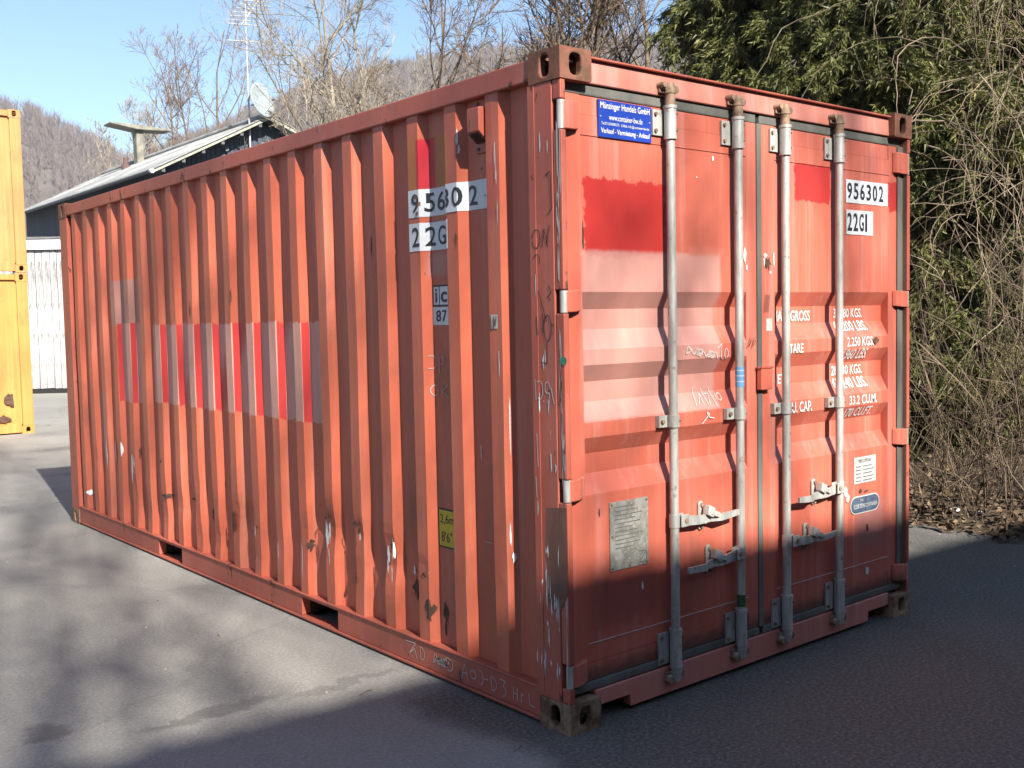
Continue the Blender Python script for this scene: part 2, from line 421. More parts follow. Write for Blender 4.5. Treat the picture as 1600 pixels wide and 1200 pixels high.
# ------------------------------------------------------------------ setting: ground, verge, hills
def asphalt():
    t = NT('worn_asphalt')
    big = t.noise(.35, 6, .6); mid = t.noise(2.3, 6, .65, (1, 1, 1), (3, 1, 0)); fine = t.noise(60, 4, .8); agg = t.noise(150, 3, .85)
    c = t.mix(t.ramp(big, .3, .7), (.285, .274, .246), (.385, .37, .335))
    c = t.mix(t.math('MULTIPLY', t.ramp(mid, .5, .72), .35), c, (.19, .185, .172))
    # darker ground before the doors and along the verge, foreground shade painted into its colour
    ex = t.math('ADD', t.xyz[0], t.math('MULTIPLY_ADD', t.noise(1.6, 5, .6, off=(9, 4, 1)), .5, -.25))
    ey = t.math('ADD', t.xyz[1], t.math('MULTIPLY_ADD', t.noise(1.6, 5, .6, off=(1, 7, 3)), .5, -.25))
    shade_mask = t.math('MAXIMUM', t.math('MULTIPLY', t.ramp(ex, -.35, -.15), t.ramp(ey, .95, .7)), t.ramp(ex, 1.2, 1.4))
    c = t.mix(t.math('MULTIPLY', t.math('MULTIPLY', shade_mask, t.ramp(t.xyz[1], 7.6, 7.2)), .88), c, t.mix(t.ramp(mid, .35, .7), (.056, .050, .042), (.082, .074, .062)))
    c = t.mix(t.ramp(fine, .40, .72), t.mix(.25, c, (.06, .06, .06)), t.mix(.35, c, (.50, .48, .44)))
    c = t.mix(t.math('MULTIPLY', t.ramp(agg, .54, .68), .8), c, (.07, .068, .065))
    # oil stain and damp marks
    for (x, y, rx, ry, a) in ((-1.50, 1.42, .10, .14, .5), (-.92, 1.18, .35, .05, .45), (-.35, 1.12, .3, .05, .4), (1.2, 9.0, .7, .2, .3), (1.9, 11.6, .9, .25, .35)):
        dx = t.math('DIVIDE', t.math('ADD', t.math('SUBTRACT', t.xyz[0], x), t.math('MULTIPLY_ADD', t.noise(5, 5, .7), .3, -.15)), rx)
        dy = t.math('DIVIDE', t.math('ADD', t.math('SUBTRACT', t.xyz[1], y), t.math('MULTIPLY_ADD', t.noise(5, 5, .7, off=(5, 5, 5)), .3, -.15)), ry)
        r = t.math('ADD', t.math('MULTIPLY', dx, dx), t.math('MULTIPLY', dy, dy))
        c = t.mix(t.math('MULTIPLY', t.ramp(r, 1.2, .3), a), c, (.085, .082, .078))
    # cracks and old repair seams
    vo = t.t.nodes.new('ShaderNodeTexVoronoi'); vo.feature = 'DISTANCE_TO_EDGE'; vo.inputs['Scale'].default_value = .22
    wp = t.t.nodes.new('ShaderNodeVectorMath'); wp.operation = 'ADD'; nz = t.t.nodes.new('ShaderNodeTexNoise'); nz.inputs['Scale'].default_value = 1.3; nz.inputs['Detail'].default_value = 6
    t.L(t.co, nz.inputs['Vector']); t.L(t.co, wp.inputs[0]); t.L(nz.outputs['Color'], wp.inputs[1]); t.L(wp.outputs[0], vo.inputs['Vector'])
    cr = t.math('MULTIPLY', t.ramp(vo.outputs[0], .005, .001), t.ramp(t.xyz[1], 1.5, 10, .35, 1))
    c = t.mix(t.math('MULTIPLY', cr, .4), c, (.10, .08, .06))
    sand = t.math('MULTIPLY', t.ramp(t.noise(1.2, 6, .7, (1, .5, 1), (2, 2, 2)), .55, .75), t.ramp(t.xyz[1], 7, 13))
    c = t.mix(t.math('MULTIPLY', sand, .6), c, (.36, .31, .25))
    t.bump(t.math('ADD', fine, t.math('MULTIPLY', agg, .7)), .5, .006)
    return t.done(c, .85, spec=.35)
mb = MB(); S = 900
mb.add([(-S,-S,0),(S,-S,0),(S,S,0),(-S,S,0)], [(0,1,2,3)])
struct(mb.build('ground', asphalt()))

def soil_mat():
    t = NT('verge_soil'); n = t.noise(6, 8, .7); n2 = t.noise(45, 5, .7)
    c = t.mix(t.ramp(n, .35, .65), (.055, .040, .028), (.14, .10, .065)); c = t.mix(t.ramp(n2, .55, .7), c, (.22, .17, .11))
    t.bump(n2, .8, .02); return t.done(c, .95, spec=.2)
def verge():
    rng = np.random.default_rng(5); ys = np.arange(-14, 46, .25); us = np.linspace(0, 1, 16)
    V = []; 
    for y in ys:
        e = 4.42 + .14*math.sin(y*1.7) + .08*math.sin(y*4.1+1) + (.10*(y) if y > 0 else .02*y)*.6
        for u in us:
            x = e + u*16; z = .006 + (1-math.exp(-u*16/1.2))*.22 + rng.uniform(-.02, .02)*(1 if u > 0 else 0) - (.012 if u == 0 else 0)
            V.append((x, y, z))
    K = len(us); F = [(i*K+j, i*K+j+1, (i+1)*K+j+1, (i+1)*K+j) for i in range(len(ys)-1) for j in range(K-1)]
    return struct(mesh_np('verge', V, F, soil_mat(), smooth=True))
verge()

# wooded hills: ridge height as a function of bearing, at real distance
RIDGE = [(-60, 52), (-30, 62), (-12, 70), (2, 74.5), (9.5, 76), (13.4, 74), (15.2, 71), (17.0, 66.5), (18.5, 61), (19.6, 55.5), (20.7, 57.5), (22.5, 63),
         (25, 70), (27, 76), (28.6, 82), (31, 87), (34, 91), (38, 95), (45, 98), (60, 96), (80, 90), (100, 80), (130, 60)]
RA = np.array([r[0] for r in RIDGE], float); RH = np.array([r[1] for r in RIDGE], float)
def hill_z(az, r):
    h = np.interp(az, RA, RH); n = 2.2*np.sin(az*1.9)*np.sin(r*.03)+1.2*np.sin(az*4.7+r*.05)
    s = np.clip((r-130)/(400-130), 0, 1); g = s*s*(3-2*s)
    back = np.clip((r-400)/400, 0, 1)
    return (h*g + n*g*(1-g)*3)*(1-.75*back) - 2*(1-g)
def hill_mat():
    t = NT('leaf_litter_hillside'); n = t.noise(.06, 7, .65); n2 = t.noise(.5, 6, .7)
    c = t.mix(t.ramp(n, .35, .65), (.115, .095, .085), (.15, .125, .11)); c = t.mix(t.ramp(n2, .5, .7), c, (.085, .07, .066))
    return t.done(c, .95, spec=.1)
CX, CY = -2.6, -2.9
def hills():
    az = np.linspace(-60, 130, 260); rr = np.concatenate([np.linspace(130, 400, 40), np.linspace(420, 800, 12)])
    A, Rr = np.meshgrid(np.radians(az), rr); Z = hill_z(np.degrees(A), Rr)
    V = np.stack([CX+np.sin(A)*Rr, CY+np.cos(A)*Rr, Z], -1).reshape(-1, 3); K = len(az)
    i = np.arange(len(rr)-1)[:, None]*K+np.arange(K-1)[None]; F = np.stack([i, i+1, i+K+1, i+K], -1).reshape(-1, 4)
    return struct(mesh_np('hills', V, F, hill_mat(), smooth=True))
hills()
def twig_mat(name, a, b):
    t = NT(name); n = t.noise(.9, 5, .6)
    return t.done(t.mix(t.ramp(n, .35, .65), a, b), .85, spec=.2)
def hill_woods():
    rng = np.random.default_rng(11); N = 12000
    az = rng.uniform(-4, 64, N); r = np.sqrt(rng.uniform(170**2, 430**2, N)); z = hill_z(az, r)
    base = np.stack([CX+np.sin(np.radians(az))*r, CY+np.cos(np.radians(az))*r, z-.5], -1)
    H = rng.uniform(4, 8, N); B = 20
    d = rng.normal(0, 1, (N, B, 3)); d[..., 2] = np.abs(d[..., 2])*1.2+1.3; d /= np.linalg.norm(d, axis=2, keepdims=True)
    s = base[:, None, :] + np.array([0, 0, 1.])*(H[:, None, None]*rng.uniform(.15, .6, (N, B, 1)))
    s[:, 0] = base; d[:, 0] = (0, 0, 1)
    e = s + d*(H[:, None, None]*rng.uniform(.25, .5, (N, B, 1))); wd = rng.uniform(.03, .075, (N, B, 1))
    side = np.cross(d, np.array([np.sin(.7), np.cos(.7), .2])); side /= np.linalg.norm(side, axis=2, keepdims=True)
    V = np.stack([s-side*wd, s+side*wd, e], 2).reshape(-1, 3); F = np.arange(N*B*3).reshape(-1, 3)
    return stuff(mesh_np('hillside_woods', V, F, twig_mat('bare_wood_twigs', (.11, .088, .080), (.19, .155, .14))), 'grey-brown bare winter woods covering the far hills', 'woods')
hill_woods()

# ------------------------------------------------------------------ the red container
def build_container():
    R = empty('shipping_container'); tag(R, 'weathered red shipping container with silver locking bars, standing on the grey asphalt', 'container')
    L, W, H = 6.058, 2.438, 2.591
    # corner castings
    for (xi, yi, zi) in [(a, b, c) for a in (0, 1) for b in (0, 1) for c in (0, 1)]:
        x0, x1 = (0, .162) if not xi else (W-.162, W); y0, y1 = (0, .178) if not yi else (L-.178, L); z0, z1 = (.0, .118) if not zi else (H-.118, H)
        holes = {('x1' if xi else 'x0'): (.026, .040), ('y1' if yi else 'y0'): (.031, .040), ('z1' if zi else 'z0'): (.062, .03)}
        make_casting('corner_casting', x0, x1, y0, y1, z0, z1, holes, M['casting'] if zi else M['casting_low'], R)
    # corner posts (door end, notched at the hinges)
    HZ = [(.178, .272), (.895, .985), (1.610, 1.698), (2.288, 2.400)]
    for side in (0, 1):
        def fx(a, b): return (a, b) if not side else (W-b, W-a)
        mb = MB(); z = .118
        for a, b in HZ+[(2.473, 2.473)]:
            mb.box(*fx(.005, .030), .005, .050, z, a); 
            z = b
        mb.box(*fx(.003, .060), .052, .188, .118, 2.473)
        mb.box(*fx(.032, .062), .010, .0515, .118, 2.473) if False else None
        post = mb.build('corner_post', M['frame'], R, .004, 2)
        rb = MB(); rb.box(*fx(.0008, .004), .150, .186, .13, 2.47); rb.build('post_edge_strip', M['frame'], post)
        for a, b in HZ:
            mbk = MB(); mbk.box(*fx(.034, .040), .035, .051, a+.002, b-.002); mbk.build('hinge_recess', M['black'], post)
            pn = MB(); pn.tube([(fx(.020, .020)[0], .020, a+.003), (fx(.020, .020)[0], .020, b-.003)], .0155, 12); pn.build('hinge_pin', M['galv'], post)
        mbk = MB(); mbk.box(*fx(.0305, .0318), .008, .050, .13, 2.46); mbk.build('post_lining', M['primer'], post)
        mb = MB(); mb.box(*fx(.004, .100), L-.186, L-.004, .118, 2.473); mb.build('corner_post', M['frame'], R, .004, 2)
    # side panels with trapezoid corrugation
    rng = np.random.default_rng(3)
    zz = np.linspace(.150, 2.492, 48); Yd = []
    for a, b in zip(SPY[:-1], SPY[1:]):
        n = 2 if b-a > .03 else 1; Yd += [a+(b-a)*k/n for k in range(n)]
    Yd = np.array(Yd+[SPY[-1]]); Xd = np.interp(Yd, SPY, SPX)
    bumps = [(rng.uniform(1, 5.6), rng.uniform(.22, .62), rng.uniform(.06, .18), rng.uniform(.05, .13), rng.uniform(-.006, .012)) for _ in range(46)]
    bumps += [(1.85, .56, .09, .09, .014), (1.56, .56, .09, .07, .012), (1.27, .5, .09, .08, .012), (4.4, .3, .3, .12, .012), (3.0, .42, .1, .09, .012), (3.3, .45, .1, .09, .012)]
    for side in (0, 1):
        V = []
        for z in zz:
            for y, x in zip(Yd, Xd):
                dx = 0
                if side == 0:
                    dx = .0016*math.sin(y*2.3+z*3)+.0012*math.sin(z*7+y*11)
                    if y > .95 and z < 1:
                        dx += sum(a*math.exp(-((y-by)/sy)**2-((z-bz)/sz)**2) for by, bz, sy, sz, a in bumps)
                    if z > 2.47: dx *= (2.492-z)/.022
                x2 = x+max(-.004, dx) if not (.4 < y < 1.04 and z > .5) else x
                V.append((x2 if side == 0 else W-x2, y, z))
        K = len(Yd); F = [(i*K+j, i*K+j+1, (i+1)*K+j+1, (i+1)*K+j) for i in range(len(zz)-1) for j in range(K-1)]
        p = mesh_np('side_panel', V, F, M['side'], R)
        if side == 0: panel = p
    # rails
    for side in (0, 1):
        def fx(a, b): return (a, b) if not side else (W-b, W-a)
        mb = MB(); mb.box(*fx(.006, .068), .178, L-.178, 2.490, 2.574); mb.build('top_side_rail', M['rail'], R, .006, 2)
        FP = [(1.755, 2.135), (3.775, 4.175)]
        mb = MB(); y = .178
        for a, b in FP+[(L-.178, L-.178)]:
            mb.box(*fx(.010, .060), y, a, .026, .140); y = b
        for a, b in FP: mb.box(*fx(.011, .060), a+.001, b-.001, .126, .140)
        rail = mb.build('bottom_side_rail', M['rail'], R, .002)
        fl = MB(); fl.box(*fx(.003, .062), .179, L-.179, .1415, .150); fl.build('top_flange', M['rail'], rail, .002)
        fl = MB(); fl.box(*fx(.002, .070), .180, L-.180, .012, .0245); fl.build('bottom_flange', M['rail'], rail, .002)
        if side == 0:
            pk = MB()
            for a, b in FP:
                for c_ in (a-.012, b+.004):
                    pk = MB(); pk.box(.062, 1.2, c_, c_+.008, .03, .135); pk.build('fork_pocket_liner', M['under'], rail)
    mb = MB(); mb.box(.075, W-.075, .12, L-.12, .142, .168); mb.build('floor', M['wood'], R)
    for k in range(18):
        y = .35+k*.315
        if any(a-.05 < y < b+.05 for a, b in ((1.755, 2.135), (3.775, 4.175))): continue
        mb = MB(); mb.box(.075, W-.075, y, y+.045, .03, .141); mb.build('cross_member', M['under'], R)
    # roof and far end wall
    V = []; ys = np.linspace(.12, L-.1, 80)
    for y in ys:
        for x in (.06, W-.06): V.append((x, y, 2.566+.012*math.sin(y*2*math.pi/.21)))
    mesh_np('roof_panel', V, [(2*i, 2*i+1, 2*i+3, 2*i+2) for i in range(len(ys)-1)], M['rail'], R)
    mb = MB(); mb.box(.1, W-.1, L-.06, L-.03, .15, 2.5); mb.build('front_end_wall', M['side'], R)
    mb = MB(); mb.box(.163, W-.163, L-.07, L-.012, 2.48, 2.57); mb.build('front_end_rail', M['rail'], R)
    mb = MB(); mb.box(.163, W-.163, L-.07, L-.012, .03, .149); mb.build('front_end_rail', M['rail'], R)
    # header above the doors
    mb = MB(); mb.prism([(.163, .030, 2.478), (.163, .034, 2.566), (.163, .110, 2.566), (.163, .110, 2.478)], (W-.326, 0, 0))
    hd = mb.build('door_header', M['header'], R, .003)
    mb = MB(); mb.box(.165, W-.165, .016, .10, 2.5675, 2.576); mb.build('header_lip', M['frame'], hd, .002)
    mb = MB(); mb.box(.061, W-.061, .052, .11, 2.440, 2.4772); mb.build('header_return', M['black'], hd)
    # sill below the doors
    sb = MB(); sb.prism([(.163, .030, .070), (.355, .030, .070), (.36, .030, .022), (2.085, .030, .022), (2.09, .030, .070), (W-.163, .030, .070), (W-.163, .030, .134), (.163, .030, .134)], (0, .075, 0))
    sill = sb.build('door_sill', M['header'], R, .003)
    mb = MB(); mb.box(.062, W-.062, .046, .12, .1345, .150); mb.build('sill_plate', M['under'], sill)
    # door leaves
    rods = {0: (.602, 1.033), 1: (1.368, 1.792)}
    for leaf, (x0, x1, fa, fb) in enumerate(((.036, 1.202, .135, 1.13), (1.236, 2.402, 1.335, 2.285))):
        mb = MB(); z0, z1 = .172, 2.434
        mb.box(x0, fa, DF, DF+.052, z0, z1); mb.box(fb, x1, DF, DF+.052, z0, z1)
        mb.box(fa+.0005, fb-.0005, DF+.003, DF+.05, 2.36, z1-.002); mb.box(fa+.0005, fb-.0005, DF+.003, DF+.05, z0+.002, .25)
        door = mb.build('door', M['door'], R, .003, 2)
        zl = sorted(set([.2495]+[z for z in DPZ if .25 < z < 2.36]+[2.3605]))
        rows = []
        for a, b in zip(zl[:-1], zl[1:]):
            n = max(1, int((b-a)/.12)); rows += [a+(b-a)*k/n for k in range(n)]
        rows.append(zl[-1]); xs = np.linspace(fa-.002, fb+.002, 22); V = []
        for z in rows:
            for x in xs:
                dz = .0012*math.sin(x*9+z*5)+.001*math.sin(z*13) if abs(np.interp(z, DPZ, DPY)-DF) < 1e-6 else 0
                V.append((x, float(np.interp(z, DPZ, DPY))+.0005+max(0, dz), z))
        K = len(xs); F = [(i*K+j, i*K+j+1, (i+1)*K+j+1, (i+1)*K+j) for i in range(len(rows)-1) for j in range(K-1)]
        mesh_np('door_panel', V, F, M['door'], door)
        for zs in (2.285, .322):
            mb = MB(); mb.tube([(fa, DF-.001, zs), (fb, DF-.001, zs)], .0022, 6); mb.build('weld_seam', M['door'] if zs > 1 else M['chalk'], door)
        # rubber gaskets
        mb = MB(); mb.box(x0-.004, x1+.004, .043, .066, 2.4345, 2.4768); mb.build('gasket', M['rubber'], door, .006, 2)
        mb = MB(); mb.box(x0-.004, x1+.004, .036, .066, .136, .1715); mb.build('gasket', M['rubber'], door, .006, 2)
        if leaf == 0:
            mb = MB(); mb.box(1.2028, 1.2352, .034, .060, .172, 2.434); mb.build('gasket', M['rubber'], door, .004, 2)
            mb = MB(); mb.box(.0315, .0355, .044, .066, .172, 2.434); mb.build('gasket', M['rubber'], door)
        else:
            mb = MB(); mb.box(2.4025, 2.4062, .030, .066, .172, 2.434); mb.build('gasket', M['rubber'], door)
            mb = MB(); mb.box(2.360, 2.4022, .030, .0385, .173, 2.433); mb.build('gasket', M['rubber'], door, .003, 1)
        # hinge blades
        for a, b in HZ:
            mb = MB(); zc0, zc1 = a+.004, b-.004
            s = 1 if leaf == 0 else -1; xo = .020 if leaf == 0 else W-.020
            pr = [(0, .004), (.022, .001), (.050, .006), (.088, .018), (.098, .034), (.098, .0395), (.016, .0395), (0, .034)]
            poly = [(xo+s*p[0], p[1], zc0+.006*(p[0] > .08)) for p in pr]
            mb.prism(poly, (0, 0, zc1-zc0)); mb.build('hinge', M['door'], door, .004, 2)
    # locking bars
    for leaf in (0, 1):
        for k, xr in enumerate(rods[leaf]):
            yr = .004; rr = .0185
            mb = MB(); mb.tube([(xr, yr, .125), (xr, yr, 2.49)], rr, 18)
            rod = mb.build('locking_bar', M['galv'], R)
            for (za, zb) in ((2.315, 2.425), (.145, .285)):
                mb = MB(); mb.tube([(xr, yr, za), (xr, yr, zb)], rr+.0065, 18)
                mb.tube([(xr, yr, zb), (xr, yr, zb+.012)], rr+.0095, 18); mb.tube([(xr, yr, za-.012), (xr, yr, za)], rr+.0085, 18)
                mb.box(xr-.075, xr-.012, .030, .0385, za+.004, zb-.004); mb.box(xr+.012, xr+.040, .030, .0385, za+.004, zb-.004)
                br = mb.build('bar_bracket', M['galv'], rod)
                for zb_ in (za+.022, zb-.022):
                    b2 = MB(); b2.tube([(xr-.060, .022, zb_), (xr-.060, .031, zb_)], .008, 8); b2.build('bolt', M['galv_rust'], br); b2 = MB(); b2.tube([(xr+.017, yr-.026, zb_), (xr+.017, yr-.015, zb_)], .005, 8); b2.build('bolt', M['galv_rust'], br)
            mb = MB(); za, zb = 1.137, 1.187
            mb.tube([(xr, yr, za), (xr, yr, zb)], rr+.006, 18); mb.box(xr-.070, xr+.030, .018, .0385, za+.001, zb-.001)
            br = mb.build('bar_guide', M['galv'], rod)
            b2 = MB(); b2.tube([(xr-.052, .008, 1.162), (xr-.052, .019, 1.162)], .009, 8); b2.build('bolt', M['galv_rust'], br); b2 = MB(); b2.tube([(xr+.018, yr-.024, 1.162), (xr+.018, yr-.012, 1.162)], .005, 8); b2.build('bolt', M['galv_rust'], br)
            # cams and keepers
            for (zc, sg) in ((2.505, 1), (.098, -1)):
                mb = MB(); mb.tube([(xr, yr, zc-sg*.07), (xr, yr, zc-.02*sg)], rr+.003, 14)
                mb.tube([(xr, yr, zc-.02*sg), (xr, yr, zc+.022*sg)], [rr+.006, rr-.002], 14)
                mb.obox((xr-.012, yr+.008, zc+.004*sg), (.026, -.008, 0), (.004, .012, 0), (0, 0, .009))
                mb.obox((xr+.016, yr+.006, zc+.012*sg), (.014, .008, 0), (-.006, .011, 0), (0, 0, .008))
                mb.build('cam', M['galv_rust'] if sg > 0 else M['galv'], rod, .003, 2)
                kp = MB(); yk = .029
                kp.tube([(xr+.036, yk-.030, zc), (xr+.036, yk, zc)], [.015, .017], 10); kp.tube([(xr-.036, yk-.034, zc+.012*sg), (xr-.036, yk, zc+.012*sg)], [.012, .015], 10)
                kp.box(xr-.046, xr+.046, yk-.012, yk, zc-.018, zc+.020)
                kp.build('cam_keeper', M['galv_rust'], rod, .004, 2)
            # handle
            hz, tip, cat = {(0,0): (.748, .990, .800), (0,1): (.552, .656, .848), (1,0): (.547, 1.734, 1.556), (1,1): (.750, 1.428, 1.620)}[(leaf, k)]
            s = 1 if tip > xr else -1
            mb = MB(); mb.box(min(xr+s*.010, xr+s*.058), max(xr+s*.010, xr+s*.058), -.026, -.0205, hz-.026, hz+.026)
            mb.box(min(xr+s*.010, xr+s*.058), max(xr+s*.010, xr+s*.058), .006, .011, hz-.026, hz+.026); mb.tube([(xr, yr, hz-.027), (xr, yr, hz+.027)], rr+.004, 16)
            hub = mb.build('handle_hub', M['galv'], rod, .003, 2)
            b2 = MB(); b2.tube([(xr+s*.040, -.031, hz), (xr+s*.040, -.0255, hz)], .010, 10); b2.build('bolt', M['galv_rust'], hub)
            hb = MB(); n = 9; pts = []
            for i in range(n+1):
                u = i/n; x = xr+s*.028+(tip-xr-s*.028)*u; zb_ = hz-.012*math.sin(u*math.pi)-(.018 if k == 1 else .010)*u; hh = .022-.010*u
                yb = -.008 + (.012 if .35 < u < .6 else 0) - .012*(u > .6)
                pts.append((x, yb, zb_, hh))
            for (xa, ya, za_, ha), (xb, yb, zb2, hb2) in zip(pts[:-1], pts[1:]):
                t_ = .005; q = []
                for (x, y, z, h) in ((xa, ya, za_, ha), (xb, yb, zb2, hb2)): q += [(x, y-t_, z-h), (x, y+t_, z-h), (x, y+t_, z+h), (x, y-t_, z+h)]
                hb.add(q, [(0, 1, 5, 4), (1, 2, 6, 5), (2, 3, 7, 6), (3, 0, 4, 7)])
            x, y, z, h = pts[-1]; hb.add([(x, y-.005, z-h), (x, y+.005, z-h), (x, y+.005, z+h), (x, y-.005, z+h)], [(0, 1, 2, 3)])
            hb.build('handle', M['galv'], rod)
            # handle catch and retainer on the door
            cz = hz-.004; mb = MB(); st = []
            for i in range(9): a = math.pi*i/8; st.append((cat+.017*math.cos(a), .0300, cz+.042+.017*math.sin(a)))
            for i in range(9): a = math.pi+math.pi*i/8; st.append((cat+.017*math.cos(a), .0300, cz-.050+.017*math.sin(a)))
            mb.prism(st, (0, .0085, 0))
            mb.obox((cat+.012, -.004, cz+.018), (.014, -.004, -.008), (0, .016, 0), (.006, 0, .020))
            mb.obox((cat+.036, -.020, cz+.006), (.026, 0, -.010), (0, .004, 0), (.004, 0, .011))
            mb.obox((cat+.004, .012, cz-.026), (.020, 0, .003), (0, .016, 0), (0, 0, .006))
            c_ = mb.build('handle_catch', M['galv'], R, .003, 2)
            b2 = MB(); b2.tube([(cat+.004, .022, cz+.042), (cat+.004, .0305, cz+.042)], .0095, 10); b2.build('bolt', M['galv_rust'], c_); b2 = MB(); b2.tube([(cat, .022, cz-.052), (cat, .0305, cz-.052)], .008, 10); b2.build('bolt', M['galv_rust'], c_)
    # tapes on the second bar
    xr = rods[0][1]
    mb = MB(); mb.tube([(xr, .004, 1.280), (xr, .004, 1.366)], .0195, 18, False); tp = mb.build('blue_tape', M['blue_tape'], R)
    mb = MB()
    for z in (1.30, 1.325, 1.348): mb.tube([(xr, .004, z), (xr, .004, z+.004)], .0199, 18, False)
    stuff(mb.build('printed_line', M['white'], tp))
    mb = MB(); mb.tube([(xr, .004, .308), (xr, .004, .362)], .0196, 18, False); mb.build('green_tape', M['green_tape'], R)
    # seal box on the meeting edge
    mb = MB(); mb.box(1.190, 1.272, .006, .033, 1.254, 1.350); mb.build('seal_box', M['door'], R, .004, 2)
    mb = MB(); mb.box(1.186, 1.276, .002, .036, 1.3505, 1.356); mb.build('seal_box_lip', M['frame'], R)
    # vent on the side
    mb = MB(); mb.box(RI-.010, RI-.001, .458, .562, 2.272, 2.487); vt = mb.build('air_vent', M['frame'], R, .002)
    mb = MB(); ya, yb = .478, .556
    mb.prism([(RI-.0105, ya, 2.454), (RI-.058, ya, 2.446), (RI-.058, ya, 2.352), (RI-.0105, ya, 2.310)], (0, yb-ya, 0)); mb.build('vent_hood', M['rail'], vt, .003, 2)
    mb = MB()
    for k in range(6):
        u = .15+k*.14; mb.box(RI-.060+.05*u-.003, RI-.060+.05*u+.004, ya+.006, yb-.006, 2.350-.042*u-.0035, 2.350-.042*u-.001)
    mb.build('vent_slot', M['black'], vt)
    for y in (.472, .543):
        for z in (2.471, 2.288):
            mb = MB(); mb.tube([(RI-.016, y, z), (RI-.009, y, z)], .008, 8); mb.build('bolt', M['galv_rust'], vt)
    return R, panel
BOX, PANEL = build_container()

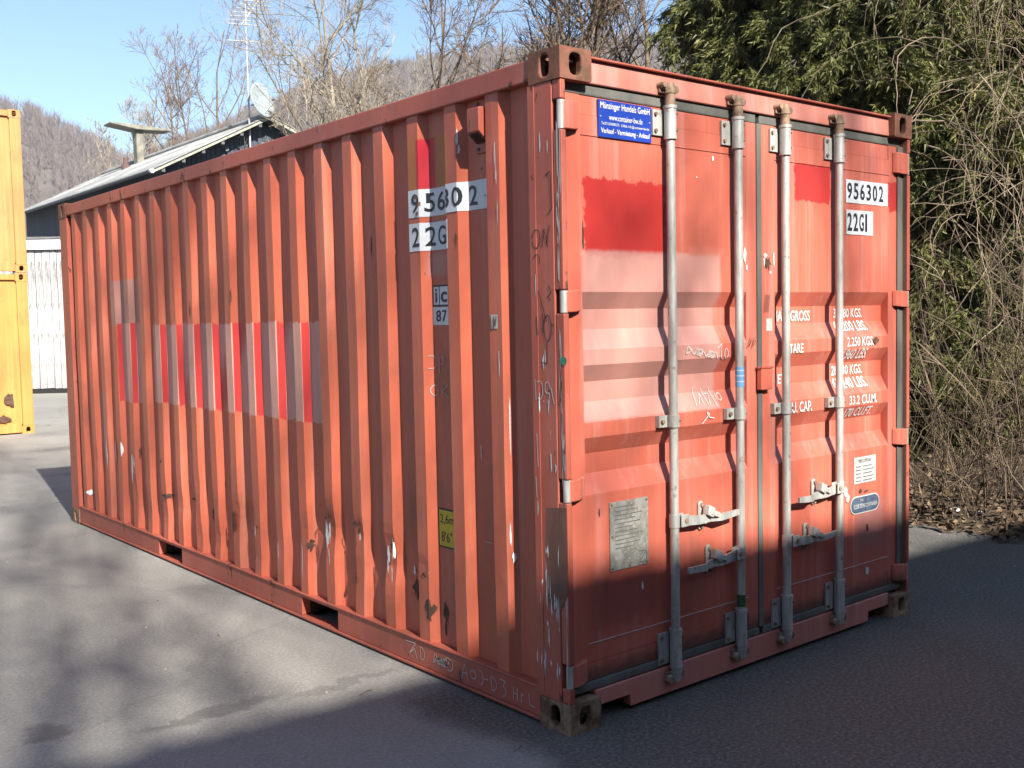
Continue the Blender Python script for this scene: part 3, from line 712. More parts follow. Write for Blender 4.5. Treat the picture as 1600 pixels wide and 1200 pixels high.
# ------------------------------------------------------------------ writing, stickers and marks on the container
def decals():
    R = BOX; OFF = .0022; OFF2 = .0036
    def side_sticker(name, y1, y0, z0, z1, mat, texts, tmat=None):
        o = bm_obj(drape_side(flat_bm([rect(y0, y1, z0, z1)], 'side'), OFF), name, mat, R)
        for (s, ya, yb, za, zb, bold) in texts: bm_obj(drape_side(text_bm(s, ya, yb, za, zb, 'side', bold), OFF2), 'digit', tmat or M['ink'], o)
        return o
    def lift(o):
        for q in [o]+list(o.children):
            for v in q.data.vertices: v.co.x -= .0006
    dig = lambda s, y, w, z0, z1, b=.012: (s, y, y-w, z0, z1, b)
    n = side_sticker('number_sticker', 1.028, .502, 2.048, 2.168, M['white'],
        [dig('9', 1.000, .055, 2.068, 2.15), dig('5', .925, .055, 2.068, 2.15), dig('6', .85, .055, 2.068, 2.15), dig('3', .775, .055, 2.068, 2.15), dig('0', .70, .055, 2.068, 2.15), dig('2', .622, .055, 2.068, 2.15)])
    rng = np.random.default_rng(8)
    bm_obj(drape_side(flat_bm([blob(.962, 2.135, .016, .008, rng), blob(.945, 2.105, .012, .011, rng), blob(.958, 2.062, .013, .011, rng), blob(.515, 2.10, .003, .006, rng)], 'side'), .0045), 'torn_spot', M['primer'], n)
    side_sticker('size_sticker', 1.030, .735, 1.900, 2.022, M['white'],
        [dig('2', 1.000, .055, 1.92, 2.004), dig('2', .925, .055, 1.92, 2.004), dig('G', .85, .055, 1.92, 2.004), dig('1', .765, .022, 1.92, 2.004)])
    side_sticker('approval_sticker', .904, .790, 1.655, 1.748, M['ink'], [])
    o = side_sticker('approval_sticker_face', .895, .856, 1.662, 1.740, M['white'], [dig('i', .883, .014, 1.672, 1.732)]) 
    lift(o)
    o = side_sticker('approval_sticker_face', .850, .790, 1.662, 1.740, M['white'], [dig('c', .842, .046, 1.672, 1.718, .02)])
    lift(o)
    side_sticker('code_sticker', .904, .790, 1.573, 1.652, M['white'], [dig('8', .880, .036, 1.588, 1.638), dig('7', .836, .034, 1.588, 1.638)])
    o = side_sticker('height_sticker', .904, .788, .588, .764, M['ink'], [])
    o2 = side_sticker('height_sticker_face', .896, .788, .596, .756, M['yellow'], [('2,6m', .888, .782, .692, .738, .0), ("8'6\"", .880, .800, .616, .662, .0)])
    lift(o2)
    o = side_sticker('torn_sticker', .452, .408, 1.556, 1.612, M['paper'], [])
    bm_obj(drape_side(flat_bm([[(.44, 1.556), (.434, 1.556), (.43, 1.60), (.436, 1.612)], [(.428, 1.57), (.424, 1.556), (.414, 1.60), (.418, 1.612)]], 'side'), .0045), 'tear', M['primer'], o)
    # chalk and marker writing
    st = [arc(.915, 1.41, .03, .028, 70, 290), [(.865, 1.365), (.867, 1.435)], arc(.85, 1.418, -.02, .018, -90, 90), arc(.90, 1.285, .02, .024, 0, 360), [(.845, 1.262), (.848, 1.31)], [(.805, 1.312), (.846, 1.285), (.80, 1.255)]]
    stuff(bm_obj(drape_side(ribbon(st, .0035, 'side'), .0035), 'chalk_lettering', M['chalk'], R))
    z0 = .045; g = []
    g += [[(1.13, .118), (1.05, .122), (1.11, .06), (1.06, .095), (1.04, .05)], arc(1.01, .085, -.03, .03, -100, 100), [(1.015, .118), (1.01, .05)]]
    rngg = np.random.default_rng(4)
    sc = [(.90-.004*i+.05*math.sin(i*2.1)*.5, .085+.026*math.cos(i*2.7)) for i in range(26)]; g += [sc, arc(.80, .085, -.035, .028, -100, 110), [(.815, .115), (.80, .055)]]
    g += [[(.705, .045), (.68, .118), (.655, .045)], [(.70, .075), (.66, .08)], arc(.62, .085, .02, .018, 0, 330), arc(.575, .085, -.025, .03, -80, 90), [(.545, .085), (.515, .088)], arc(.49, .08, -.03, .028, -100, 100), [(.498, .11), (.49, .05)],
          [(.44, .112), (.40, .112), (.42, .085)], arc(.42, .066, -.022, .02, -90, 80), [(.35, .105), (.352, .05)], [(.35, .078), (.325, .08)], [(.325, .107), (.327, .05)], [(.30, .09), (.302, .05)], [(.30, .078), (.285, .09)], [(.255, .10), (.25, .055), (.215, .055)]]
    b = ribbon(g, .004, 'side')
    for v in b.verts: v.co.x = .0078
    stuff(bm_obj(b, 'chalk_lettering', M['chalk'], R))
    mk = [arc(.150, 1.895, .022, .035, 0, 350), [(.118, 1.86), (.105, 1.93), (.085, 1.86)], [(.075, 1.94), (.09, 1.87)], arc(.15, 1.81, .016, .026, 20, 200), [(.145, 1.70), (.10, 1.58)], [(.155, 1.60), (.15, 1.53)], [(.125, 1.61), (.12, 1.54)],
          arc(.095, 1.555, .022, .05, 0, 360), [(.10, 1.50), (.10, 1.42)], [(.125, 1.425), (.105, 1.42)], [(.065, 2.13), (.06, 2.0), (.085, 1.98)], [(.09, 2.13), (.065, 2.14)], [(.085, 1.715), (.07, 1.69), (.09, 1.675), (.075, 1.66)]]
    b = ribbon(mk, .0042, 'side')
    for v in b.verts: v.co.x = .0012 if v.co.y < .15 else -.0006
    stuff(bm_obj(b, 'marker_lettering', M['marker'], R))
    ck = [[(.17, 1.36), (.165, 1.28)], arc(.145, 1.32, .018, .035, 60, 300), [(.125, 1.28), (.12, 1.275)], arc(.10, 1.33, .014, .022, 0, 360), [(.088, 1.33), (.092, 1.26)], [(.08, 1.33), (.062, 1.27)], [(.165, 1.15), (.16, 1.02)], [(.175, .98), (.17, .90)]]
    b = ribbon(ck, .005, 'side')
    for v in b.verts: v.co.x = .0012 if v.co.y < .15 else -.0006
    stuff(bm_obj(b, 'chalk_lettering', M['chalk'], R))
    # scrapes down to the primer
    r = np.random.default_rng(21); pol = []
    for (y, z, ry, rz) in [(1.845, .50, .012, .07), (1.815, .53, .010, .055), (1.83, .40, .004, .05), (1.52, .545, .006, .02), (1.265, .50, .010, .06), (1.225, .52, .007, .05), (1.275, .44, .006, .04), (1.24, .41, .004, .04),
                            (1.10, .445, .008, .02), (5.17, .62, .012, .10), (5.08, .66, .008, .08), (4.86, .70, .010, .05), (4.64, .55, .012, .12), (4.60, .62, .008, .05), (5.68, .28, .03, .02), (.405, 1.43, .003, .05), (.365, 1.15, .002, .14), (.37, .72, .003, .05), (.36, .63, .006, .025),
                            (.66, 2.35, .004, .03), (.655, 2.30, .004, .02), (.405, 2.26, .004, .06), (.40, 2.17, .004, .03), (.395, 2.02, .003, .05), (.24, .25, .005, .03), (.58, 1.04, .002, .04), (.545, .66, .03, .001), (2.68, .40, .004, .03), (2.4, .33, .003, .05), (2.12, .32, .003, .08)]:
        pol.append(blob(y, z, ry, rz, r, 12, .5))
    stuff(bm_obj(drape_side(flat_bm(pol, 'side'), .0030), 'paint_scrape', M['white_ink'], R))
    pol = []
    for (y, z, ry, rz) in [(1.865, .595, .03, .018), (1.56, .60, .035, .014), (1.53, .575, .012, .02), (1.235, .54, .02, .02), (3.32, .42, .03, .05), (2.97, .42, .035, .06), (3.62, .47, .05, .012), (4.02, .45, .06, .02), (1.09, .36, .03, .05), (.86, .28, .02, .07), (.945, .30, .025, .05), (.98, .45, .02, .012), (2.05, .42, .02, .03), (2.66, .43, .015, .01),
                            (4.05, .60, .05, .006), (4.1, .68, .04, .012), (4.55, .70, .012, .05), (1.60, .33, .02, .03), (.68, 1.93, .006, .05), (1.40, 1.95, .006, .05), (3.5, 1.7, .008, .06), (2.9, 1.75, .007, .05), (5.3, 1.78, .012, .02)]:
        pol.append(blob(y, z, ry*.75, rz*.8, r, 17, .75))
    stuff(bm_obj(drape_side(flat_bm(pol, 'side'), .0026), 'rust_scrape', M['rusty'], R))
    pol = []
    for _ in range(34):
        y = r.uniform(.055, .17); z = r.choice([r.uniform(.2, .75), r.uniform(.2, .75), r.uniform(.8, 2.3)]); pol.append(blob(y, z, r.uniform(.001, .0045), r.uniform(.008, .05), r, 9, .7))
    b = flat_bm(pol, 'side')
    for v in b.verts: v.co.x = .0012 if v.co.y < .149 else -.0004
    stuff(bm_obj(b, 'paint_scrape', M['white_ink'], R))
    pol = []
    for _ in range(26):
        pol.append(blob(r.uniform(.008, .03), r.uniform(.3, 2.25), r.uniform(.002, .006), r.uniform(.02, .12), r, 8, .6))
    b = flat_bm(pol, 'side')
    for v in b.verts: v.co.x = .0036
    stuff(bm_obj(b, 'worn_edge', M['chalk'], R))
    b = flat_bm([blob(.012, 1.435, .018, .018, r, 9, .4)], 'side')
    for v in b.verts: v.co.x = .0030
    bm_obj(b, 'paint_blob', M['green_blob'], R)
    b = flat_bm([[(.128, .70), (.122, .866), (.006, .880), (.006, .55), (.06, .46), (.12, .50)]], 'side')
    for v in b.verts: v.co.x = .0024
    bm_obj(b, 'primer_patch', M['primer'], R)
    # ---- door side
    def door_sticker(name, x0, x1, z0, z1, mat, texts, tmat=None, th=.0):
        o = bm_obj(drape_door(flat_bm([rect(x0, x1, z0, z1)], 'door'), OFF), name, mat, R)
        bms = [text_bm(*t[:5], 'door', *t[5:]) for t in texts]
        if bms: bm_obj(drape_door(join_bm(bms), OFF2), 'lettering', tmat or M['ink'], o)
        return o
    nx = 1.912
    door_sticker('number_sticker', 1.902, 2.274, 2.126, 2.238, M['white'], [(c, nx+.056*i, nx+.056*i+.040, 2.144, 2.224, .02) for i, c in enumerate('956302')])
    door_sticker('size_sticker', 1.905, 2.140, 1.973, 2.092, M['white'], [(c, nx+.052*i, nx+.052*i+(.040 if c != '1' else .018), 1.990, 2.078, .02) for i, c in enumerate('22G1')])
    T = [('MAX. GROSS', 1.385, 1.675, 1.556, 1.606), ('TARE', 1.465, 1.575, 1.408, 1.452), ('NET', 1.385, 1.495, 1.268, 1.312), ('CU. CAP.', 1.437, 1.630, 1.130, 1.180),
         ('30.480 KGS.', 1.870, 2.118, 1.566, 1.612), ('67.200 LBS.', 1.870, 2.150, 1.500, 1.552), ('2.250 KGS.', 1.925, 2.160, 1.424, 1.470), ('4.960 LBS.', 1.900, 2.140, 1.360, 1.412),
         ('28.230 KGS.', 1.850, 2.118, 1.284, 1.332), ('62.240 LBS.', 1.860, 2.150, 1.218, 1.272), ('33.2 CU.M.', 1.945, 2.190, 1.134, 1.180), ('1.170 CU.FT.', 1.890, 2.178, 1.072, 1.118)]
    for t in T:
        q = .014 + (.012 if t[3] in (1.500, 1.408, 1.360, 1.218, 1.268) else 0)
        bm_obj(drape_door(text_bm(t[0], t[1]-q, t[2]-q, t[3], t[4], 'door', .018), .0028), 'stencilled_lettering', M['white_ink'], R)
    # company sign: a thin metal plate
    mb = MB(); mb.box(.226, .520, DF-.008, DF-.0005, 2.285, 2.426)
    sg = mb.build('company_sign', M['blue_sign'], R)
    bms = [text_bm('Münzinger Handels GmbH', .236, .510, 2.386, 2.419, 'door', .012), text_bm('www.container-bw.de', .282, .468, 2.352, 2.374, 'door', .008),
           text_bm('Tel.071294080275   E-Mail: info@container-bw.de', .240, .506, 2.329, 2.343, 'door', .004), text_bm('Verkauf - Vermietung - Ankauf', .238, .510, 2.294, 2.320, 'door', .012)]
    b = join_bm(bms)
    for v in b.verts: v.co.y = DF-.0092
    bm_obj(b, 'lettering', M['white_ink'], sg)
    mb = MB()
    for x in (.236, .509): mb.tube([(x, DF-.0105, 2.363), (x, DF-.008, 2.363)], .003, 8)
    mb.build('rivet', M['galv'], sg)
    # data plate
    mb = MB(); mb.box(.258, .476, DF-.006, DF-.0005, .588, .862); pl = mb.build('data_plate', M['placard'], R)
    mb = MB()
    for x in (.268, .367, .466):
        for z in (.598, .852): mb.tube([(x, DF-.010, z), (x, DF-.006, z)], .005, 8)
    mb.tube([(.268, DF-.010, .725), (.268, DF-.006, .725)], .005, 8); mb.build('rivet', M['galv_rust'], pl)
    lines = []
    for i in range(11):
        z = .84-i*.0165; lines.append([(.285, z), (.285+.1+.07*((i*7) % 5)/5, z)])
    lines += [[(.425, .60), (.462, .60), (.462, .645), (.425, .645), (.425, .60)], [(.43, .61), (.458, .64)], [(.43, .625), (.445, .64)]]
    b = ribbon(lines, .004, 'door')
    for v in b.verts: v.co.y = DF-.0066
    bm_obj(b, 'engraved_text', M['grey_ink'], pl)
    # inspection label and oval maker badge
    o = door_sticker('inspection_label', 1.972, 2.166, .735, .868, M['paper'], [('TIMBER COMPONENT', 2.005, 2.130, .838, .856, .0)], M['grey_ink'])
    ln = []
    for i in range(5):
        z = .820-i*.018; ln += [[(1.985, z), (2.03, z)], [(2.05, z), (2.13+.02*((i*3) % 2), z)]]
    bm_obj(drape_door(ribbon(ln, .005, 'door'), OFF2), 'printed_line', M['grey_ink'], o)
    def pill(x0, x1, z0, z1):
        h = (z1-z0)/2; zc = (z0+z1)/2
        return arc(x1-h, zc, h, h, -90, 90, 8)+arc(x0+h, zc, h, h, 90, 270, 8)
    o = bm_obj(drape_door(flat_bm([pill(1.938, 2.200, .582, .672)], 'door'), OFF), 'maker_badge', M['paper'], R)
    bm_obj(drape_door(flat_bm([pill(1.944, 2.194, .588, .666)], 'door'), OFF2), 'badge_face', M['badge'], o)
    bm_obj(drape_door(join_bm([text_bm('THE', 2.02, 2.05, .642, .655, 'door', .0), text_bm('CORTEN', 1.965, 2.06, .610, .632, 'door', .01), text_bm('CONTAINER', 2.068, 2.175, .610, .630, 'door', .0)]), .0048), 'lettering', M['paper'], o)
    r = np.random.default_rng(33)
    door_sticker('torn_sticker', 1.268, 1.312, 1.516, 1.572, M['paper'], [])
    pol = [blob(1.895, .705, .014, .03, r), blob(1.915, .675, .012, .02, r), blob(2.085, .285, .018, .02, r), blob(.44, .50, .006, .018, r), blob(.905, 2.255, .006, .012, r), blob(.80, 2.17, .004, .004, r), blob(1.118, 1.85, .010, .03, r), blob(1.13, 1.80, .006, .012, r), blob(1.262, 1.855, .012, .012, r), blob(1.325, 1.84, .005, .028, r), blob(1.255, 1.83, .005, .022, r), blob(1.30, 1.78, .01, .006, r), blob(1.22, 1.50, .008, .010, r, 9, .4)]
    stuff(bm_obj(drape_door(flat_bm(pol, 'door'), .0032), 'peeled_paint', M['white_ink'], R))
    pol = [blob(1.285, 1.825, .022, .03, r, 18, .7), blob(2.03, .695, .012, .012, r), blob(2.08, .69, .02, .006, r), blob(2.17, 1.45, .03, .018, r), blob(2.09, .50, .01, .02, r), blob(.30, .75, .004, .01, r), blob(.14, 1.9, .004, .06, r), blob(.205, .83, .004, .02, r)]
    stuff(bm_obj(drape_door(flat_bm(pol, 'door'), .0026), 'rust_scrape', M['rusty'], R))
    lp = []
    lp += [[(.735+.026*i+.012*math.cos(i*2.2+k*.9), 1.448-.004*i+.016*math.sin(k*1.2)) for i in range(8) for k in range(5)]]
    lp += [[(.93, 1.45), (.955, 1.47), (.95, 1.41), (.97, 1.40)], arc(.985, 1.425, .012, .022, 0, 360)]
    lp += [[(.80, 1.21), (.81, 1.29)], [(.82, 1.215), (.845, 1.26), (.85, 1.21)], [(.86, 1.28), (.88, 1.205)], [(.875, 1.255), (.90, 1.255), (.89, 1.21)], [(.91, 1.28), (.93, 1.20)], [(.945, 1.225), (.945, 1.255)], arc(.965, 1.238, .012, .016, 0, 360), [(.82, 1.13), (.87, 1.17), (.85, 1.18), (.87, 1.155), (.90, 1.15)]]
    bm_obj(drape_door(ribbon(lp, .0035, 'door'), .0036), 'chalk_lettering', M['white_ink'], R)
    hx = [[(1.125+.01*i, 1.44+.006*(i % 3)), (1.15+.008*i, 1.49-.01*(i % 2))] for i in range(6)]+[[(1.25+.008*i, 1.60), (1.262+.008*i, 1.68)] for i in range(5)]
    bm_obj(drape_door(ribbon(hx, .002, 'door'), .0036), 'scratch_marks', M['marker'], R)
decals()

# ------------------------------------------------------------------ yellow containers
def yellow_mats():
    a = paint('yellow_container_paint', (.52, .225, .070), rust=.68, chip=.75, fade=(.62, .36, .14), fade_amt=.5, grime=.6)
    b = paint('yellow_container_paint_worn', (.52, .24, .060), rust=.66, chip=.72, fade=(.64, .38, .12), fade_amt=.5, grime=.6)
    return a, b
def build_yellow(label, x1, y0, z, mat, worn):
    L, W, H = 6.058, 2.438, 2.438
    R = empty('shipping_container', (x1-L, y0, z)); tag(R, label, 'container', 'yellow containers stacked at the left edge')
    for (xi, yi, zi) in [(a, b, c) for a in (0, 1) for b in (0, 1) for c in (0, 1)]:
        xa, xb = (0, .178) if not xi else (L-.178, L); ya, yb = (0, .162) if not yi else (W-.162, W); za, zb = (0, .118) if not zi else (H-.118, H)
        make_casting('corner_casting', xa, xb, ya, yb, za, zb, {('x1' if xi else 'x0'): (.03, .04), ('y1' if yi else 'y0'): (.03, .042), ('z1' if zi else 'z0'): (.06, .03)}, mat, R)
    for a in (0, 1):
        for b in (0, 1):
            mb = MB(); xa, xb = (.004, .16) if not a else (L-.16, L-.004); ya, yb = (.004, .1) if not b else (W-.1, W-.004); mb.box(xa, xb, ya, yb, .118, H-.118); mb.build('corner_post', mat, R, .004)
    for b in (0, 1):
        fy = (lambda p, q: (p, q)) if not b else (lambda p, q: (W-q, W-p))
        mb = MB(); mb.box(.178, L-.178, *fy(.008, .07), H-.10, H-.015); mb.build('top_side_rail', mat, R, .004)
        mb = MB(); mb.box(.178, L-.178, *fy(.008, .07), .02, .15); mb.build('bottom_side_rail', mat, R, .004)
        pts = [(.16, .05)]
        x = .26
        while x < L-.4: pts += [(x, .05), (x+.05, .016), (x+.16, .016), (x+.21, .05)]; x += .32
        pts += [(L-.16, .05)]; V = []
        for zz in (.15, H-.10):
            for (px, py) in pts: V.append((px, py if not b else W-py, zz))
        K = len(pts); mesh_np('side_panel', V, [(j, j+1, K+j+1, K+j) for j in range(K-1)], mat, R)
    for xa, xb in ((.03, .06), (L-.06, L-.03)):
        mb = MB(); mb.box(xa, xb, .1, W-.1, .12, H-.1); mb.build('end_wall', mat, R)
    mb = MB(); mb.box(.06, L-.06, .06, W-.06, H-.06, H-.03); mb.build('roof_panel', mat, R)
    mb = MB(); mb.box(.06, L-.06, .06, W-.06, .12, .15); mb.build('floor', M['under'], R)
    if worn:
        rr = np.random.default_rng(2)
        for (x, zc, rx, rz) in ((L-.50, 1.62, .07, .15), (L-.33, .52, .07, .10), (L-.42, .24, .09, .06), (L-.53, 2.1, .04, .22)):
            bm = bmesh.new(); poly = blob(x, zc, rx, rz, rr, 14, .35); bm.faces.new([bm.verts.new((a, .0115, b)) for a, b in poly]); bm_obj(bm, 'rust_patch', M['rusty'] if zc < 2 else M['paper'], R)
        mb = MB(); mb.box(L-.56, L-.44, -.02, .014, 1.66, 1.80); mb.tube([(L-.50, -.05, 1.73), (L-.50, -.02, 1.73)], [.03, .045], 12); mb.build('lashing_bracket', M['galv_rust'], R, .006)
    return R
ya, yb = yellow_mats()
build_yellow('lower yellow container of the stack at the left edge, with rust patches', 1.88, 14.13, 0, yb, True)
build_yellow('upper orange-yellow container stacked on another at the left edge', 1.90, 14.16, 2.452, ya, False)

# ------------------------------------------------------------------ white plank shed
def whitewash():
    t = NT('peeling_whitewash'); n = t.noise(1, 7, .7, (9, 9, .9)); n2 = t.noise(5, 7, .7, (3, 3, .8))
    c = t.mix(t.ramp(n, .42, .66), (.50, .50, .48), (.20, .20, .19)); c = t.mix(t.ramp(n2, .50, .70), c, (.13, .125, .115))
    t.bump(n, .3, .01); return t.done(c, .8)
def build_shed():
    az = math.radians(36); r = Vector((math.cos(az), -math.sin(az), 0)); f = Vector((math.sin(az), math.cos(az), 0))
    R = empty('plank_shed', (4.86, 24.3, 0), -az); tag(R, 'whitewashed plank shed with a white fascia between yellow and red containers', 'shed')
    ww = whitewash(); h = 3.55
    src = None; rng = np.random.default_rng(6); x = -2.2; k = 0
    widths = [.17, .19, .16, .18]; me = {}
    while x < 2.0:
        wd = widths[k % 4]
        if k % 4 not in me:
            mb = MB(); mb.box(0, wd-.012, 0, .025, .12, h); p = mb.build('plank', ww, R, .004); me[k % 4] = p
        else: p = copy_part(me[k % 4], 'plank', R)
        p.location = (x, rng.uniform(-.008, .008), rng.uniform(-.01, .01)); x += wd; k += 1
    mb = MB(); mb.box(-2.2, 2.0, .03, .06, .1, h); mb.box(-2.2, -2.14, .061, 3, .1, h); mb.box(1.94, 2.0, .061, 3, .1, h); mb.box(-2.2, 2.0, 3, 3.05, .1, h); mb.build('wall', M['under'], R)
    mb = MB(); mb.box(-2.15, 1.95, -.01, .02, 0, .11); mb.build('plinth', M['black'], R)
    mb = MB(); mb.box(-2.3, 2.1, -.10, -.07, h-.03, h+.22); mb.build('fascia', M['white'], R)
    mb = MB(); mb.prism([(-2.35, -.13, h+.225), (2.15, -.13, h+.225), (2.15, 3.2, h+.10), (-2.35, 3.2, h+.10)], (0, 0, .05)); mb.build('roof', simple('grey_felt_roof', (.14, .14, .14), .9), R)
build_shed()

# ------------------------------------------------------------------ dark blue house
def clad_mat():
    t = NT('dark_blue_boards'); n = t.noise(1, 6, .65, (7, 7, .5)); n2 = t.noise(20, 5, .7, (1, 1, .2))
    c = t.mix(t.ramp(n, .35, .7), (.022, .030, .045), (.050, .062, .085)); c = t.mix(t.ramp(n2, .6, .75), c, (.10, .11, .13))
    return t.done(c, .7)
def fibre_mat():
    t = NT('weathered_fibre_cement'); n = t.noise(.9, 7, .7, (1, .4, 1)); n2 = t.noise(7, 6, .7)
    c = t.mix(t.ramp(n, .38, .66), (.20, .20, .19), (.38, .385, .38)); c = t.mix(t.ramp(n2, .55, .72), c, (.12, .12, .105))
    return t.done(c, .9)
def build_house():
    X0, Y0, XR, Y1 = 8.8, 27.0, 12.555, 42.3; ZE, ZR = 6.10, 8.02; X1 = 17.0; ZE2 = ZR-(X1-XR)*.40
    R = empty('house', (12.5, 27.6, 0)); tag(R, 'dark blue timber house with pale grey corrugated roof behind the containers', 'house')
    def P(x, y, z): return (x-12.5, y-27.6, z)
    cl = clad_mat(); fm = fibre_mat(); wx0, wx1, wy0, wy1 = 9.3, 16.5, 27.6, 41.9
    zl = lambda x: ZE+(x-X0)*(ZR-ZE)/(XR-X0) if x < XR else ZR-(x-XR)*.40
    mb = MB(); mb.prism([P(wx0, wy0, 0), P(wx1, wy0, 0), P(wx1, wy0, zl(wx1)-.12), P(XR, wy0, ZR-.14), P(wx0, wy0, zl(wx0)-.12)], (0, wy1-wy0, 0)); wall = mb.build('wall', cl, R)
    # cladding boards
    bd = MB(); x = wx0
    while x < wx1-.15: bd.box(x-12.5, x+.135-12.5, -.022, -.002, .2, min(zl(x), zl(x+.14))-.2); x += .155
    bd.build('gable_boards', cl, wall)
    bd = MB(); y = wy0
    while y < wy1-.1: bd.box(wx0-.022-12.5, wx0-.002-12.5, y-27.6, y+.135-27.6, .2, ZE+.05); y += .155
    bd.build('side_boards', cl, wall)
    # corrugated roof
    for (xa, za, xb, zb, nm) in ((X0, ZE, XR, ZR, 0), (XR, ZR, X1, ZE2, 1)):
        ys = np.arange(Y0, Y1, .0295); xs = np.linspace(xa, xb, 4); V = []
        for y in ys:
            wv = .028*math.sin((y-Y0)*2*math.pi/.177)
            for x in xs: V.append(P(x, y, za+(zb-za)*(x-xa)/(xb-xa)+wv))
        K = 4; F = [(i*K+j, i*K+j+1, (i+1)*K+j+1, (i+1)*K+j) for i in range(len(ys)-1) for j in range(K-1)]
        rf = mesh_np('roof', V, F, fm, R, True); so_ = rf.modifiers.new('thick', 'SOLIDIFY'); so_.thickness = .02; so_.offset = -1
        if nm == 0: roof = rf
    mb = MB(); mb.tube([P(XR, Y0-.02, ZR+.03), P(XR, Y1+.02, ZR+.03)], .10, 10); mb.build('ridge_cap', fm, roof)
    # barge boards, rafters, gutter
    sn = Vector((XR-X0, 0, ZR-ZE)).normalized()
    mb = MB(); mb.prism([P(X0, Y0+.03, ZE-.04), P(XR, Y0+.03, ZR-.04), P(X1, Y0+.03, ZE2-.04), P(X1, Y0+.03, ZE2-.11), P(XR, Y0+.03, ZR-.12), P(X0, Y0+.03, ZE-.11)], (0, .03, 0)); mb.build('barge_board', simple('pale_barge_board', (.30, .30, .24), .8), roof)
    for k in range(6):
        x = X0+.35+k*.62; z = zl(x)-.10
        mb = MB(); mb.box(x-.05-12.5, x+.05-12.5, Y0+.07-27.6, .0-.003, z-.12, z); mb.build('purlin_end', simple('pale_timber', (.10, .10, .10), .8) if k == 0 else bpy.data.materials['pale_timber'], roof)
    mb = MB(); mb.tube([P(X0-.04, Y0+.02, ZE-.06), P(X0-.04, Y1-.02, ZE-.06)], .06, 8); g = mb.build('gutter', simple('dark_gutter', (.06, .065, .07), .6), roof)
    mb = MB(); mb.tube([P(X0-.04, Y0-.10, ZE-.06), P(X0-.04, Y0+.02, ZE-.06)], [.07, .07], 10); mb.build('gutter_end', M['paper'], g)
    # window in the gable with white boards, small vent on the long side
    wd = MB(); wd.box(10.9-12.5, 12.1-12.5, -.05, -.024, 4.6, 6.35); f_ = wd.build('window', M['white'], R, .01)
    wd = MB(); wd.box(10.98-12.5, 11.46-12.5, -.056, -.0505, 4.7, 6.27); wd.box(11.54-12.5, 12.02-12.5, -.056, -.0505, 4.7, 6.27); wd.build('pane', simple('dark_glass', (.03, .035, .045), .1), f_)
    for k, (xa, wdt) in enumerate(((12.25, .22), (12.55, .16), (12.8, .22), (13.1, .12))):
        mb = MB(); mb.box(xa-12.5, xa+wdt-12.5, -.045, -.024, 4.8, 6.9-.1*k); mb.build('white_board', M['white'], R)
    for (x, z) in ((11.3, 6.95), (12.5, 7.2)):
        mb = MB(); mb.tube([P(x, 27.45, z), P(x, 27.6, z)], [.07, .05], 10); mb.build('lamp', M['grey_ink'], R)
    mb = MB(); mb.box(wx0-.05-12.5, wx0-.024-12.5, 8.5, 8.9, 5.1, 5.55); mb.build('wall_vent', simple('grey_vent', (.25, .27, .3), .6), R)
    # concrete chimney with a broad cover slab, two pots at its foot
    conc = simple('mossy_concrete', (.20, .19, .155), .9, var=.3, scale=4)
    cx, cy = 12.2, 37.2
    zb = zl(cx)-.2; CT = 9.02
    mb = MB(); mb.prism([P(cx-.13, cy-.2, zb), P(cx+.13, cy-.2, zb), P(cx+.14, cy-.2, CT), P(cx-.14, cy-.2, CT)], (0, .4, 0)); ch = mb.build('chimney', conc, R, .02)
    mb = MB(); mb.prism([P(cx-1.15, cy-.4, CT+.13), P(cx-1.15, cy-.4, CT+.20), P(cx, cy-.4, CT+.17), P(cx+1.15, cy-.4, CT+.12), P(cx+1.15, cy-.4, CT+.05), P(cx+.2, cy-.4, CT+.005), P(cx-.2, cy-.4, CT+.005)], (0, .8, 0)); mb.build('cover_slab', conc, ch, .02)
    for dx in (-.55, .45):
        mb = MB(); mb.tube([P(cx+dx, cy-.1, zl(cx+dx)-.2), P(cx+dx, cy-.1, zl(cx+dx)+.14), P(cx+dx, cy-.1, zl(cx+dx)+.16), P(cx+dx, cy-.1, zl(cx+dx)+.40)], [.17, .17, .11, .10], 12); mb.build('chimney_pot', simple('dark_clay_pot', (.09, .05, .045), .8) if dx < 0 else bpy.data.materials['dark_clay_pot'], R)
    # antenna mast
    mx, my = 12.02, 27.35; mz = 11.35
    A = empty('antenna_mast', (mx, my, 6.6)); tag(A, 'television antenna with many rods on a white mast at the gable', 'antenna')
    mw = simple('pale_mast_steel', (.45, .45, .46), .4, .2)
    mb = MB(); mb.tube([(0, 0, -.9), (0, 0, mz-6.6)], [.032, .026], 10); mb.tube([(0, 0, 1.9), (0, 0, 2.0)], .045, 10); mb.build('pole', mw, A)
    mb = MB(); mb.box(-.02, .02, 0, .3, -.5, -.46); mb.box(-.02, .02, 0, .3, .05, .09); mb.build('wall_bracket', mw, A)
    bmz = mz-6.6-.15; d = Vector((.62, .25, .62)).normalized()
    dirb = Vector((.9, -.42, .12)).normalized(); perp = Vector((.75, -.25, -.0)).normalized()
    mb = MB(); b0 = Vector((-.12, .05, bmz-.45)); b1 = Vector((.55, -.1, bmz+.55)); mb.tube([b0, b1], .018, 8); boom = mb.build('boom', mw, A)
    for k in range(9):
        u = k/8; p = b0+(b1-b0)*u; hl = .52-.10*u; v = Vector((.76, -.62, -.10)).normalized()
        mb = MB(); mb.tube([p-v*hl, p+v*hl], .018, 6); mb.build('element', mw, boom)
    mb = MB(); v = Vector((.76, -.62, -.08)).normalized(); p = Vector((0, 0, bmz-.95)); mb.tube([p-v*.62, p+v*.58], .018, 6); mb.build('element', mw, boom)
